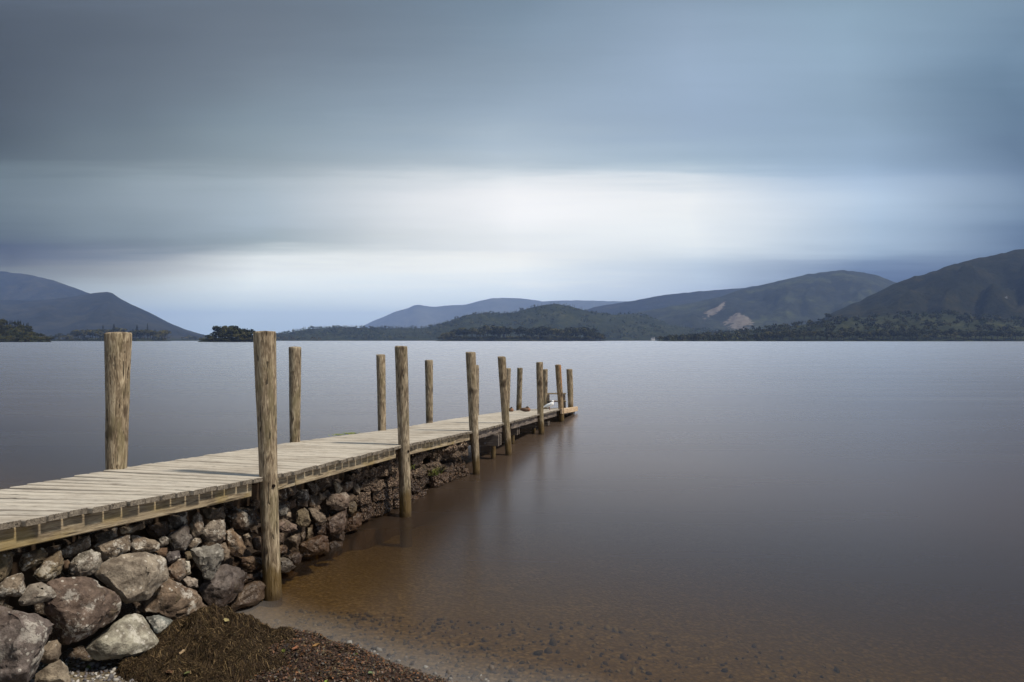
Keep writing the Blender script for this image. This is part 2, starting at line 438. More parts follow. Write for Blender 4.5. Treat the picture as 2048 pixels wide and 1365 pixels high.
# ------------------------------------------------------------------ fells and hills
def hill_material(name, cols, scale, scree=None, bump=12.0):
    m, N = material(name)
    pos = N.n('ShaderNodeNewGeometry').outputs['Position']
    a = N.noise(pos, scale, 6, 0.62)
    b = N.noise(pos, scale * 5, 5, 0.65)
    b2 = N.noise(N.vm('MULTIPLY', pos, (1, 1, 2.5)), scale * 22, 4, 0.7)
    c = N.ramp(N.m('ADD', N.m('ADD', N.m('MULTIPLY', a, 0.42), N.m('MULTIPLY', b, 0.36)), N.m('MULTIPLY', b2, 0.22)), [(0.36, cols[0]), (0.50, cols[1]), (0.62, cols[2])])
    if scree:
        mask = None
        for (cx, cz, rx, rz, sl) in scree:
            x, y, z = N.sep(pos)
            vq = N.m('DIVIDE', N.m('SUBTRACT', z, cz), rz)
            u = N.m('DIVIDE', N.m('SUBTRACT', N.m('SUBTRACT', x, cx), N.m('MULTIPLY', N.m('SUBTRACT', z, cz), sl)), N.m('MULTIPLY', N.m('MAXIMUM', N.m('SUBTRACT', 1.0, N.m('MULTIPLY', vq, 0.6)), 0.25), rx))
            r = N.m('SQRT', N.m('ADD', N.m('MULTIPLY', u, u), N.m('MULTIPLY', vq, vq)))
            r = N.m('ADD', r, N.m('MULTIPLY', N.m('SUBTRACT', N.noise(pos, 0.022, 6, 0.75), 0.5), 3.2))
            k = N.m('MULTIPLY', N.step(r, 1.0, 0.80), 0.85)
            mask = k if mask is None else N.m('MAXIMUM', mask, k)
        c = N.mix(mask, c, N.mix(b, (0.07, 0.06, 0.05), (0.27, 0.23, 0.20)))
    finish(N, c, 0.95, N.bump(N.m('ADD', a, N.m('ADD', N.m('MULTIPLY', b, 0.5), N.m('MULTIPLY', b2, 0.15))), 0.9, bump * 2), 0.05)
    return m
class Hill:
    def __init__(s, name, label, Yf, Yr, prof, mat, bulge=1.1, amp=0.035, seed=0, nc=240, nr=36, cat='fell'):
        s.Yf, s.Yr, s.bulge, s.amp, s.seed = Yf, Yr, bulge, amp, seed
        s.px = [p[0] for p in prof]
        s.pz = [CAMZ + (HY - p[1]) / F * Yr for p in prof]
        s.x0, s.x1 = s.px[0], s.px[-1]
        cols = np.linspace(s.x0, s.x1, nc)
        rows = np.concatenate([np.linspace(0, 1, nr), np.linspace(1.06, 1.5, 6)])
        verts = [s.pos(x, r) for r in rows for x in cols]
        faces = np.array([(j * nc + i, j * nc + i + 1, (j + 1) * nc + i + 1, (j + 1) * nc + i) for j in range(len(rows) - 1) for i in range(nc - 1)])
        s.o = tag(pyobj(name, np.array([tuple(v) for v in verts]), faces, mat, smooth=True), label, kind='structure')
    def pos(s, x, r):
        top = float(np.interp(x, s.px, s.pz))
        t = (x - CX) / F
        Y = s.Yf + (s.Yr - s.Yf) * r
        nn = mnoise.fractal(Vector((x / 55.0, r * 3.0, s.seed * 7.1)), 0.9, 2.1, 5)
        if r <= 1:
            z = -2 + (top + 2) * (r ** s.bulge)
            z += nn * s.amp * 3.6 * top * math.sin(math.pi * min(1, r)) 
            z += mnoise.fractal(Vector((x / 18.0, s.seed, 0)), 0.8, 2.1, 4) * s.amp * 0.35 * top * r
        else:
            z = top * (1 - ((r - 1) / 0.5) ** 1.3) - 2 * (r - 1)
        return Vector((t * Y, Y, z))

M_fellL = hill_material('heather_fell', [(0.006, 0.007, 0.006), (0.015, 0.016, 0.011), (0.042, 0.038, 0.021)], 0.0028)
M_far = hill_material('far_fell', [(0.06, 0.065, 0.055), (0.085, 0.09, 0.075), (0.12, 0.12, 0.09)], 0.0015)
M_fellG = hill_material('grass_fell', [(0.010, 0.012, 0.012), (0.023, 0.026, 0.020), (0.058, 0.066, 0.033)], 0.003,
                        scree=[(1221, 110, 44, 52, 1.25), (1215, 188, 26, 52, 2.0)])
M_fellR = hill_material('dark_fell', [(0.004, 0.005, 0.003), (0.011, 0.0125, 0.005), (0.034, 0.029, 0.011)], 0.006)
M_wood = hill_material('wooded_ground', [(0.010, 0.013, 0.006), (0.024, 0.029, 0.012), (0.060, 0.062, 0.026)], 0.008)

Hill('fell', 'large blue fell with its top in low cloud', 4600, 5600, [(-1900, 690), (-1500, 640), (-1000, 575), (-700, 540), (-420, 520), (-200, 526), (0, 543), (60, 550), (110, 562), (160, 580), (215, 600), (260, 640), (320, 684)], M_fellL, 0.9, 0.03, 1)
Hill('fell', 'craggy blue fell sloping down to the lake head', 2900, 4300, [(-1700, 690), (-1300, 655), (-800, 610), (-420, 590), (-200, 592), (0, 600), (60, 602), (120, 597), (180, 588), (200, 585), (215, 584), (225, 587), (240, 597), (262, 609), (300, 626), (340, 647), (370, 659), (400, 668), (440, 677), (480, 684)], M_fellL, 0.9, 0.03, 2)
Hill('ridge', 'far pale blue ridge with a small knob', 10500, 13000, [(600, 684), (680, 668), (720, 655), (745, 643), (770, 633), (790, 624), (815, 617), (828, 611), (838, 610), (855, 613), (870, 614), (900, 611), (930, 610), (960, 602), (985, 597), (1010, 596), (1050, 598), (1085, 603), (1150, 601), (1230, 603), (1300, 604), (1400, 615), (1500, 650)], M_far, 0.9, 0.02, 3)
Hill('fell', 'long blue grey fell behind the landslip hill', 5200, 6600, [(1100, 650), (1150, 628), (1190, 614), (1260, 603), (1330, 590), (1400, 583), (1480, 577), (1560, 566), (1650, 575), (1750, 600), (1850, 640)], M_fellL, 0.9, 0.025, 4)
H_g = Hill('fell', 'green fell with pale landslip scars', 3300, 4600, [(1120, 672), (1160, 656), (1200, 641), (1270, 626), (1330, 615), (1380, 607), (1440, 594), (1480, 580), (1520, 571), (1560, 562), (1620, 548), (1660, 543), (1682, 541), (1720, 544), (1760, 553), (1785, 563), (1850, 580), (1950, 600), (2100, 640)], M_fellG, 0.85, 0.03, 5, 220, 44)
H_w = Hill('wooded_hill', 'wooded knoll behind the island', 2650, 3350, [(470, 684), (520, 674), (560, 669), (610, 659), (670, 655), (760, 657), (840, 657), (870, 652), (900, 643), (930, 631), (960, 627), (1030, 626), (1060, 616), (1085, 611), (1115, 608), (1140, 613), (1180, 624), (1230, 630), (1270, 628), (1300, 634), (1340, 651), (1400, 659), (1500, 664), (1600, 668), (1700, 672)], M_wood, 0.8, 0.05, 6, 200, 30)
H_r = Hill('fell', 'dark green fell rising at the right', 1750, 2450, [(1540, 684), (1620, 655), (1660, 628), (1700, 610), (1720, 602), (1755, 585), (1785, 569), (1830, 553), (1870, 543), (1892, 533), (1910, 528), (1950, 518), (2000, 508), (2048, 497), (2150, 480), (2300, 462), (2500, 450), (2900, 470), (3300, 560), (3700, 690)], M_fellR, 0.95, 0.05, 7, 300, 44)
H_s = Hill('shore_slope', 'wooded slope along the right shore', 1330, 1800, [(1300, 684), (1400, 672), (1500, 661), (1560, 655), (1640, 646), (1700, 637), (1800, 630), (1900, 627), (1960, 634), (2048, 640), (2200, 645), (2500, 640), (3000, 660), (3400, 690)], M_wood, 0.9, 0.06, 8, 220, 24)
H_l = Hill('shore_slope', 'dark wooded point at the left', 740, 830, [(-1100, 690), (-800, 668), (-420, 640), (-150, 653), (0, 650), (40, 656), (58, 662), (80, 674), (98, 681.5), (106, 685)], M_wood, 0.8, 0.06, 9, 200, 14)
H_m = Hill('lake_shore', 'low wooded shore below the fell', 1500, 1750, [(70, 682.5), (110, 679), (180, 677), (260, 676), (300, 677), (335, 681), (350, 684)], M_wood, 0.7, 0.06, 10, 80, 10)
H_h = Hill('lake_shore', 'low far shore at the head of the lake', 2300, 2600, [(280, 682), (330, 678), (400, 678), (500, 678), (560, 679), (640, 680), (720, 684)], M_wood, 0.7, 0.06, 11, 80, 10)
H_i = Hill('islet', 'small islet crowned with round trees', 800, 822, [(396, 683), (410, 680), (440, 676), (480, 676.5), (506, 680), (520, 683.5)], M_wood, 0.7, 0.06, 12, 50, 10)
H_c = Hill('island', 'long low wooded island before the knoll', 1700, 1800, [(870, 682.5), (890, 679), (950, 676), (1020, 675), (1100, 676), (1160, 678), (1200, 681), (1214, 682.6)], M_wood, 0.7, 0.06, 13, 80, 10)

# ------------------------------------------------------------------ trees
def leaf_material(name, cols):
    m, N = material(name)
    oi = N.n('ShaderNodeObjectInfo')
    a = N.n('ShaderNodeAttribute', attribute_name='Col')
    c = N.ramp(oi.outputs['Random'], [(0, cols[0]), (0.5, cols[1]), (1, cols[2])])
    c = N.mix(1.0, c, a.outputs['Color'], 'MULTIPLY')
    finish(N, c, 0.9, None, 0.05)
    return m
M_leaf = leaf_material('broadleaf_foliage', [(0.020, 0.022, 0.009), (0.038, 0.040, 0.014), (0.085, 0.076, 0.026)])
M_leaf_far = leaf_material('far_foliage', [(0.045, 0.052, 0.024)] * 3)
M_needle = leaf_material('conifer_foliage', [(0.009, 0.012, 0.007), (0.014, 0.018, 0.009), (0.021, 0.024, 0.011)])
M_bark = simple('bark', (0.06, 0.048, 0.038), 0.9, 0.1)
def quads(centres, normals, sizes, cols):
    n = len(centres)
    r = rng.normal(size=(n, 3))
    u = np.cross(normals, r); u /= np.linalg.norm(u, axis=1, keepdims=True) + 1e-9
    v = np.cross(normals, u)
    s = sizes[:, None]
    k = rng.uniform(0.6, 1.2, size=(n, 4, 1))
    p = np.stack([centres + (-u - v) * s * k[:, 0], centres + (u - v) * s * k[:, 1], centres + (u + v) * s * k[:, 2], centres + (-u + v) * s * k[:, 3]], 1)
    return p.reshape(-1, 3), np.arange(n * 4).reshape(n, 4), np.repeat(cols, 4, axis=0)
def broad_crown(h, n, wide=0.5, seed=0):
    """leaf clumps over several uneven lobes; h = tree height"""
    g = np.random.default_rng(seed)
    nl = 8
    lc = np.stack([g.normal(0, wide * h * 0.26, nl), g.normal(0, wide * h * 0.26, nl), h * g.uniform(0.42, 0.82, nl)], 1)
    lc[0] = (0, 0, h * 0.6)
    lr = h * g.uniform(0.13, 0.24, nl)
    li = g.integers(0, nl, n)
    dirs = g.normal(size=(n, 3)); dirs /= np.linalg.norm(dirs, axis=1, keepdims=True)
    dirs[:, 2] = np.where(dirs[:, 2] < -0.5, -dirs[:, 2] * 0.5, dirs[:, 2])
    c = lc[li] + dirs * (lr[li] * g.uniform(0.7, 1.08, n))[:, None]
    c[:, 2] = np.maximum(c[:, 2], h * 0.12)
    nm = dirs + g.normal(0, 0.45, (n, 3)); nm /= np.linalg.norm(nm, axis=1, keepdims=True)
    col = g.uniform(0.75, 1.25, nl)[li][:, None] * g.uniform(0.75, 1.25, (n, 1)) * np.array([[1, 1, 1]])
    return quads(c, nm, h * g.uniform(0.022, 0.05, n), col)
def conifer_crown(h, n, wide=0.2, seed=0):
    g = np.random.default_rng(seed)
    tt = g.uniform(0, 1, n) ** 0.75
    ang = g.uniform(0, 2 * math.pi, n)
    tier = 0.75 + 0.25 * np.sin(tt * 38 + g.uniform(0, 6))
    rad = wide * h * (1 - tt) * tier * g.uniform(0.45, 1.05, n) + 0.006 * h
    c = np.stack([rad * np.cos(ang), rad * np.sin(ang), h * (0.14 + 0.86 * tt) - rad * 0.35], 1)
    nm = np.stack([np.cos(ang) * 0.6, np.sin(ang) * 0.6, np.full(n, 0.8)], 1) + g.normal(0, 0.3, (n, 3))
    nm /= np.linalg.norm(nm, axis=1, keepdims=True)
    col = g.uniform(0.7, 1.3, (n, 1)) * np.array([[1, 1, 1]])
    return quads(c, nm, h * g.uniform(0.012, 0.032, n) * (1.2 - 0.7 * tt), col)
def trunk_bm(h, r, limbs=4, seed=0, top=0.75):
    g = random.Random(seed)
    bm = bmesh.new()
    def limb(a, b, ra, rb):
        dvec = (b - a)
        mat = Matrix.Translation((a + b) / 2) @ dvec.to_track_quat('Z', 'Y').to_matrix().to_4x4()
        bmesh.ops.create_cone(bm, cap_ends=True, segments=6, radius1=ra, radius2=rb, depth=dvec.length, matrix=mat)
    limb(Vector((0, 0, -0.8)), Vector((0, 0, h * top)), r, r * 0.3)
    for i in range(limbs):
        a = g.uniform(0, 6.28); z = h * g.uniform(0.25, 0.55)
        limb(Vector((0, 0, z)), Vector((math.cos(a) * h * 0.2, math.sin(a) * h * 0.2, z + h * g.uniform(0.1, 0.25))), r * 0.45, r * 0.12)
    return bm
def crown_mesh(kind, i):
    if kind == 'broad':
        v, f, c = broad_crown(12, 420, 0.62, 100 + i)
        mt = M_leaf
    elif kind == 'conifer':
        v, f, c = conifer_crown(16, 420, 0.22 + 0.02 * (i % 3), 200 + i)
        mt = M_needle
    else:  # tall bare-stemmed pine
        v, f, c = broad_crown(15, 240, 0.42, 300 + i)
        v[:, 2] = np.where(v[:, 2] < 8.5, 8.5 + (v[:, 2] % 2.0), v[:, 2])
        mt = M_needle
    o = pyobj('crown', v, f, mt, None, c)
    me = o.data
    bpy.data.objects.remove(o)
    return me
PROTO = {}
for kind, nvar in (('broad', 6), ('conifer', 4), ('pine', 2)):
    PROTO[kind] = []
    for i in range(nvar):
        b = trunk_bm({'broad': 12, 'conifer': 16, 'pine': 15}[kind], {'broad': 0.45, 'conifer': 0.3, 'pine': 0.32}[kind], 0 if kind == 'conifer' else 4, i, 0.9 if kind == 'conifer' else 0.72)
        me = bpy.data.meshes.new('trunk'); b.to_mesh(me); b.free(); me.materials.append(M_bark)
        PROTO[kind].append((me, crown_mesh(kind, i)))
TN = {'broad': 'broadleaf_tree', 'conifer': 'conifer_tree', 'pine': 'pine_tree'}
def tree(kind, p, h, label, group=None, wide=1.0):
    tm, cm = random.choice(PROTO[kind])
    base = {'broad': 12.0, 'conifer': 16.0, 'pine': 15.0}[kind]
    e = empty(TN[kind], p, random.uniform(0, 6.28), label, 'tree', group)
    k = h / base
    e.scale = (k * wide, k * wide, k)
    for nm, me in (('trunk', tm), ('crown', cm)):
        link(bpy.data.objects.new(nm, me), e)
    return e
def hx(px, Y):                      # metres for a photo length at depth Y
    return px / F * Y
# islet
for i in range(20):
    x = random.uniform(408, 508)
    big = 432 < x < 506
    r = random.uniform(0.35, 1.0)
    p = H_i.pos(x, r)
    hh = hx(random.uniform(19, 26) if big and r > .5 else random.uniform(8, 13), p.y)
    if x > 490: hh *= 0.8
    tree('broad', p, hh, 'dark round-headed tree in the clump on the small islet', 'trees on the small islet', 1.15)
for x in (438, 450, 462, 475, 487, 498):
    p = H_i.pos(x, 0.9); tree('broad', p, hx(27 if x < 485 else 24, p.y), 'dark round-headed tree in the clump on the small islet', 'trees on the small islet', 1.2)
for x in range(402, 518, 5):
    p = H_i.pos(x, 0.12); p.z = 0.2
    tree('broad', p, hx(random.uniform(7, 9.5), p.y), 'low bushy tree at the water edge of the small islet', 'waterside bushes on the small islet', 1.5)
for i in range(22):
    x = 420 + 88 * i / 21 + random.uniform(-2, 2); p = H_i.pos(x, random.uniform(0.25, 0.7))
    tree('broad', p, hx(random.uniform(13, 18) * (0.75 if x < 432 or x > 500 else 1), p.y), 'dark round-headed tree in the clump on the small islet', 'trees on the small islet', 1.5)
p = H_i.pos(437, 0.75)
tree('pine', p, hx(27, p.y), 'lone thin-stemmed pine at the left end of the small islet')
# left point
for i in range(30):
    x = random.uniform(-10, 98); r = random.uniform(0.15, 1.0)
    p = H_l.pos(x, r)
    tree('broad', p, hx(random.uniform(11, 15), p.y) * (0.7 if x > 70 else 1), 'dark broadleaf tree on the wooded point at the left', 'broadleaf trees on the left point', 1.3)
for x in (-8, 2, 9, 14, 20, 24, 30, 36, 41, 47, 53, 56):
    p = H_l.pos(x, random.uniform(0.85, 1.0)); tree('conifer', p, hx(random.uniform(13, 18), p.y), 'dark conifer standing above the broadleaf trees on the left point', 'conifers on the left point', 1.2)
for x in range(-5, 102, 8):
    p = H_l.pos(x, 0.06); p.z = 0.2
    tree('broad', p, hx(random.uniform(8, 10), p.y), 'dark broadleaf tree on the wooded point at the left', 'broadleaf trees on the left point', 1.6)
# shore below the left fell
for i in range(52):
    x = 100 + 230 * i / 51 + random.uniform(-3, 3); p = H_m.pos(x, random.uniform(0.3, 1.0))
    tree('broad', p, hx(random.uniform(9, 13) if x < 150 else random.uniform(16, 23), p.y), 'dark broadleaf tree on the low shore under the left fell', 'broadleaf trees under the left fell', 1.3)
for x, hp in ((206, 27), (228, 30), (166, 20), (274, 28), (310, 21), (282, 19), (200, 19), (266, 20)):
    p = H_m.pos(x, 0.7); tree('conifer', p, hx(hp, p.y), 'dark conifer rising above the wood under the left fell', 'conifers under the left fell', 1.25)
p = H_m.pos(295, 0.75); tree('conifer', p, hx(31, p.y), 'slender spire of a conifer, thinnest of those under the left fell', None, 0.75)
# the island
for i in range(84):
    x = random.uniform(880, 1204); p = H_c.pos(x, random.uniform(0.25, 1.0))
    k = min(1.0, (x - 868) / 60, (1214 - x) / 45)
    tree('broad', p, hx((14 + 11 * k) * random.uniform(0.8, 1.08), p.y), 'dark green broadleaf tree in the wood on the long island', 'trees on the long island', 1.25)
for x in range(878, 1210, 7):
    p = H_c.pos(x, 0.08); p.z = 0.2
    tree('broad', p, hx(random.uniform(8, 12), p.y), 'low waterside tree fringing the long island', 'waterside trees of the long island', 1.6)
# right shore, front rows
for i in range(70):
    x = 1530 + 520 * i / 69 + random.uniform(-4, 4)
    p = H_s.pos(x, random.uniform(0.03, 0.10)); p.z = max(p.z, 0.3)
    tree('broad', p, hx(random.uniform(14, 22), p.y), 'dark broadleaf tree in the front row along the right shore', 'shore trees below the dark fell', 1.35)
p = H_r.pos(1656, 0.5); p = H_s.pos(1656, 1.0); tree('broad', p, hx(17, p.y), 'round tree standing out on the skyline where dark fell meets wood', None, 1.3)

def forest(name, label, spots, per, mat):
    vs, fs, cs, base = [], [], [], 0
    for (p, h, kind) in spots:
        sd = int(rng.integers(0, 1e9))
        v, f, c = broad_crown(h, per, 0.75, sd) if kind == 'b' else conifer_crown(h, per, 0.2, sd)
        # few clumps need to be larger to close the crown
        ctr = v.reshape(-1, 4, 3).mean(1, keepdims=True)
        v = (ctr + (v.reshape(-1, 4, 3) - ctr) * 1.9).reshape(-1, 3)
        vs.append(v + np.array([[p.x, p.y, p.z - h * 0.28]])); fs.append(f + base); cs.append(c * rng.uniform(0.4, 1.9) * np.array([[rng.uniform(0.85, 1.25), 1.0, 0.9]])); base += len(v)
    o = pyobj(name, np.concatenate(vs), np.concatenate(fs), mat, None, np.concatenate(cs))
    return tag(o, label, 'woodland', None, 'stuff')
sp = []
for i in range(2300):
    x = random.uniform(480, 1560); r = random.uniform(0.03, 1.0)
    p = H_w.pos(x, r)
    clear = mnoise.noise(Vector((x / 45.0, r * 5.0, 2.2)))
    if clear > 0.22 and r > 0.3 and 920 < x < 1330: continue
    kind = 'c' if mnoise.noise(Vector((x / 70.0, r * 3.0, 8.8))) > 0.05 else 'b'
    sp.append((p, random.uniform(12, 20) if kind == 'b' else random.uniform(13, 24), kind))
for x in np.linspace(1010, 1330, 90):
    p = H_w.pos(x + random.uniform(-2, 2), random.uniform(0.95, 1.0)); sp.append((p, random.choice((10, 13, 17, 22)) * random.uniform(.8, 1.1), 'c' if random.random() < 0.75 else 'b'))
for x in np.linspace(560, 1010, 120):
    p = H_w.pos(x + random.uniform(-3, 3), random.uniform(0.88, 1.0)); sp.append((p, random.uniform(10, 20) * (1.25 if random.random() < .12 else 1), 'c' if random.random() < 0.3 else 'b'))
forest('woodland', 'mixed wood covering the knoll and the far shore', sp, 44, M_leaf_far)
sp = []
for i in range(1250):
    x = random.uniform(1330, 2900); r = random.uniform(0.1, 1.0)
    sp.append((H_s.pos(x, r), random.uniform(11, 19), 'b' if random.random() < 0.9 else 'c'))
for x in np.linspace(1320, 1560, 60):
    p = H_s.pos(x, random.uniform(0.03, 0.3)); p.z = max(p.z, 0); sp.append((p, random.uniform(12, 20), 'b'))
forest('woodland', 'dark broadleaf wood on the slope under the dark fell', sp, 60, M_leaf)
sp = []
for i in range(110):
    x = random.uniform(98, 330)
    if 272 < x < 306: continue
    p = H_m.pos(x, 0.08); p.z = 0.2; sp.append((p, hx(random.uniform(8, 12), p.y), 'b'))
forest('woodland', 'dark scrub along the waterline under the left fell', sp, 40, M_leaf)
sp = []
for i in range(700):
    x = random.uniform(-800, 100); p = H_l.pos(x, random.uniform(0.05, 0.95)); sp.append((p, hx(random.uniform(7, 11), p.y), 'b'))
forest('woodland', 'dark undergrowth closing the wood on the left point', sp, 60, M_leaf)
sp = []
for i in range(170):
    x = random.uniform(330, 640); sp.append((H_h.pos(x, random.uniform(0.1, 1)), random.uniform(9, 20), 'b' if random.random() < 0.85 else 'c'))
forest('woodland', 'hazy wood along the low shore at the lake head', sp, 40, M_leaf)

# ------------------------------------------------------------------ far houses
M_white = simple('white_render', (0.58, 0.57, 0.54), 0.8, 0.2, 0, 0.05, 0.5)
M_slate = simple('slate_roof', (0.10, 0.10, 0.115), 0.7, 0.3, 0, 0.2, 0.5)
M_glass = simple('dark_window', (0.02, 0.022, 0.028), 0.2, 0.5, 0, 0.1)
def house(p, wd, dp, hw, hr, rz, label, cat='house'):
    e = empty('white_house', p, rz, label, cat)
    bm = box_bm(wd, dp, hw, 0, (0, 0, hw / 2))
    g = [bm.verts.new(v) for v in ((-wd / 2, -dp / 2 + .01, hw), (-wd / 2, dp / 2 - .01, hw), (-wd / 2, 0, hw + hr), (wd / 2, -dp / 2 + .01, hw), (wd / 2, dp / 2 - .01, hw), (wd / 2, 0, hw + hr))]
    bm.faces.new((g[0], g[1], g[2])); bm.faces.new((g[3], g[5], g[4]))
    obj('wall', bm, M_white, e)
    bm = bmesh.new()
    for s in (-1, 1):
        vs = [bm.verts.new(v) for v in ((-wd / 2 - .3, s * (dp / 2 + .4), hw - .15), (wd / 2 + .3, s * (dp / 2 + .4), hw - .15), (wd / 2 + .3, 0, hw + hr + .2), (-wd / 2 - .3, 0, hw + hr + .2))]
        bm.faces.new(vs)
    rf = obj('roof', bm, M_slate, e)
    obj('chimney', box_bm(0.9, 0.9, 1.6, 0, (wd * .4, 0, hw + hr + .5)), M_white, rf)
    for i in range(4):
        for zz in (1.4, 4.0):
            if zz + 1 < hw:
                obj('window', box_bm(1.0, 0.12, 1.3, 0, (-wd / 2 + (i + .5) * wd / 4, -dp / 2 - .05, zz)), M_glass, e)
    return e
q_ = at(1306, 681.8, 2600); q_.z = 0.6
house(q_, 14, 8, 7.5, 4, R(8), 'white slate-roofed house on the far shore, longer of the two')
q_ = at(1323, 681.8, 2605); q_.z = 0.8
house(q_, 8, 7, 6, 4, R(80), 'white house with its gable to the lake, beside the longer house')
q_ = at(2010, 620, 1)
p = H_r.pos(2012, 0.33)
house(p, 5.5, 4.5, 3.2, 2.0, R(-15), 'tiny white cottage alone on the dark fellside', 'cottage')

# ------------------------------------------------------------------ jetty
jet = empty('jetty', edge(5.3, 0.7, -0.02), 0.0, 'weathered plank jetty with tall round posts running out into the lake', 'jetty')
bpy.context.view_layer.update()
JINV = jet.matrix_world.inverted()
def jpart(name, me, m, M, parent=None):
    o = obj(name, me, m)
    o.parent = parent or jet
    base = JINV if parent is None else parent.matrix_world.inverted()
    o.matrix_parent_inverse = base
    o.matrix_world = M
    return o
def jadd(name, me, m, M=None):
    o = obj(name, me, m)
    o.parent = jet
    o.matrix_local = JINV @ (M if M is not None else Matrix.Identity(4))
    return o

def plank_mesh(i, L, near):
    g = random.Random(50 + i)
    bm = bmesh.new()
    wd = 0.1160
    prof = []
    ng = 7 if near else 0
    if near:
        prof.append((-wd / 2, -0.006))
        for k in range(ng):
            x0 = -wd / 2 + 0.004 + k * (wd - 0.008) / ng
            x1 = x0 + (wd - 0.008) / ng
            prof += [(x0, 0.0), (x1 - 0.004, 0.0), (x1 - 0.002, -0.0035)]
        prof.append((wd / 2, -0.006))
    else:
        prof += [(-wd / 2, -0.004), (-wd / 2 + 0.004, 0), (wd / 2 - 0.004, 0), (wd / 2, -0.004)]
    prof += [(wd / 2, -0.032), (-wd / 2, -0.032)]
    ns = 5
    rings = []
    for s in range(ns + 1):
        x = L * s / ns
        bow = 0.0015 * math.sin(3 * x + i) + g.uniform(-.001, .001)
        rings.append([bm.verts.new((x, a + bow, b + 0.002 * math.sin(2 * x + i * 2))) for a, b in prof])
    n = len(prof)
    for s in range(ns):
        for k in range(n):
            bm.faces.new((rings[s][k], rings[s][(k + 1) % n], rings[s + 1][(k + 1) % n], rings[s + 1][k]))
    for f in (bm.faces.new(rings[0][::-1]), bm.faces.new(rings[-1])):
        f.material_index = 1
    bmesh.ops.recalc_face_normals(bm, faces=bm.faces)
    me = bpy.data.meshes.new('plank')
    bm.to_mesh(me); bm.free()
    me.materials.append(M_plank); me.materials.append(M_endgrain)
    return me
PL_N = [plank_mesh(i, WID, True) for i in range(6)]
PL_F = [plank_mesh(i, WID, False) for i in range(6)]
PITCH = 0.1293 / SB
n_pl = int((18.66 - 1.9) / PITCH)
for k in range(n_pl):
    Y = 18.66 - k * PITCH
    a = edge(Y, random.uniform(-0.011, 0.011)); b = edge(Y, WID + random.uniform(-0.012, 0.012))
    # the plank's own length runs from the lake-side end to the far end
    u = (b - a)
    v = edge(Y + 0.2) - edge(Y - 0.2)
    Mx = frame(a, u, -v)
    Mx = Mx @ Matrix.Translation((0, 0, random.uniform(-0.0018, 0.0018))) @ Matrix.Rotation(R(random.uniform(-0.10, 0.10)), 4, 'Z') @ Matrix.Diagonal((u.length / WID, 1, 1, 1))
    if Mx.col[2].z < 0:
        Mx = Mx @ Matrix.Rotation(math.pi, 4, 'X')
    me = (PL_N if Y < 11 else PL_F)[k % 6]
    jadd('plank', me, None, Mx)

def bar(name, a, b, th, ht, m, out, bevel=0.006, sag=0.0):
    """a squared timber from a to b; its top face centre line is the segment; out = outward direction"""
    u = b - a
    bm = box_bm(u.length, th, ht, bevel, (u.length / 2, 0, -ht / 2))
    return jadd(name, bm, m, frame(a, u, -out if u.cross(-out).z > 0 else out))
RIGHT = -LEFT
# posts: (top x0, x1, y) (deck x0, x1, y) (water x0, x1, y) in the photograph
POSTS = [
 ('n', (508, 551, 664), (519, 553.5, 953), (527, 563, 1192)),
 ('n', (789, 815, 693.5), (796.5, 819.5, 890), (799, 823, 1033)),
 ('n', (931, 951.5, 705), (939, 957, 861), (946, 960, 945)),
 ('n', (995, 1011.5, 714), (1004, 1019, 843), (1010, 1024, 903)),
 ('n', (1072, 1086, 725), (1074.5, 1087, 828), (1077, 1089, 868)),
 ('n', (1110, 1122, 730), (1116.5, 1127.5, 818), (1118, 1128.5, 845)),
 ('e', (1132.5, 1145, 739), (1136, 1147, 814.5), (1136.5, 1147, 826)),
 ('f', (213, 261, 666), (213.5, 251, 940), None),
 ('f', (578, 602, 694.5), (579.5, 600, 881), None),
 ('f', (752.5, 770.5, 710), (756, 772, 855), None),
 ('f', (849.5, 866, 721), (852, 865.5, 844.5), None),
 ('f', (945, 958, 731), (945.5, 958, 831), None),
 ('f', (1010, 1022, 737), (1008, 1019, 822), None),
 ('e', (1034.5, 1045.5, 736.5), (1032.5, 1043, 820.5), None),
 ('e', (1086, 1095.5, 739), (1086, 1095, 817.5), None),
]
EY = {6: 18.35, 13: 18.62, 14: 18.55}
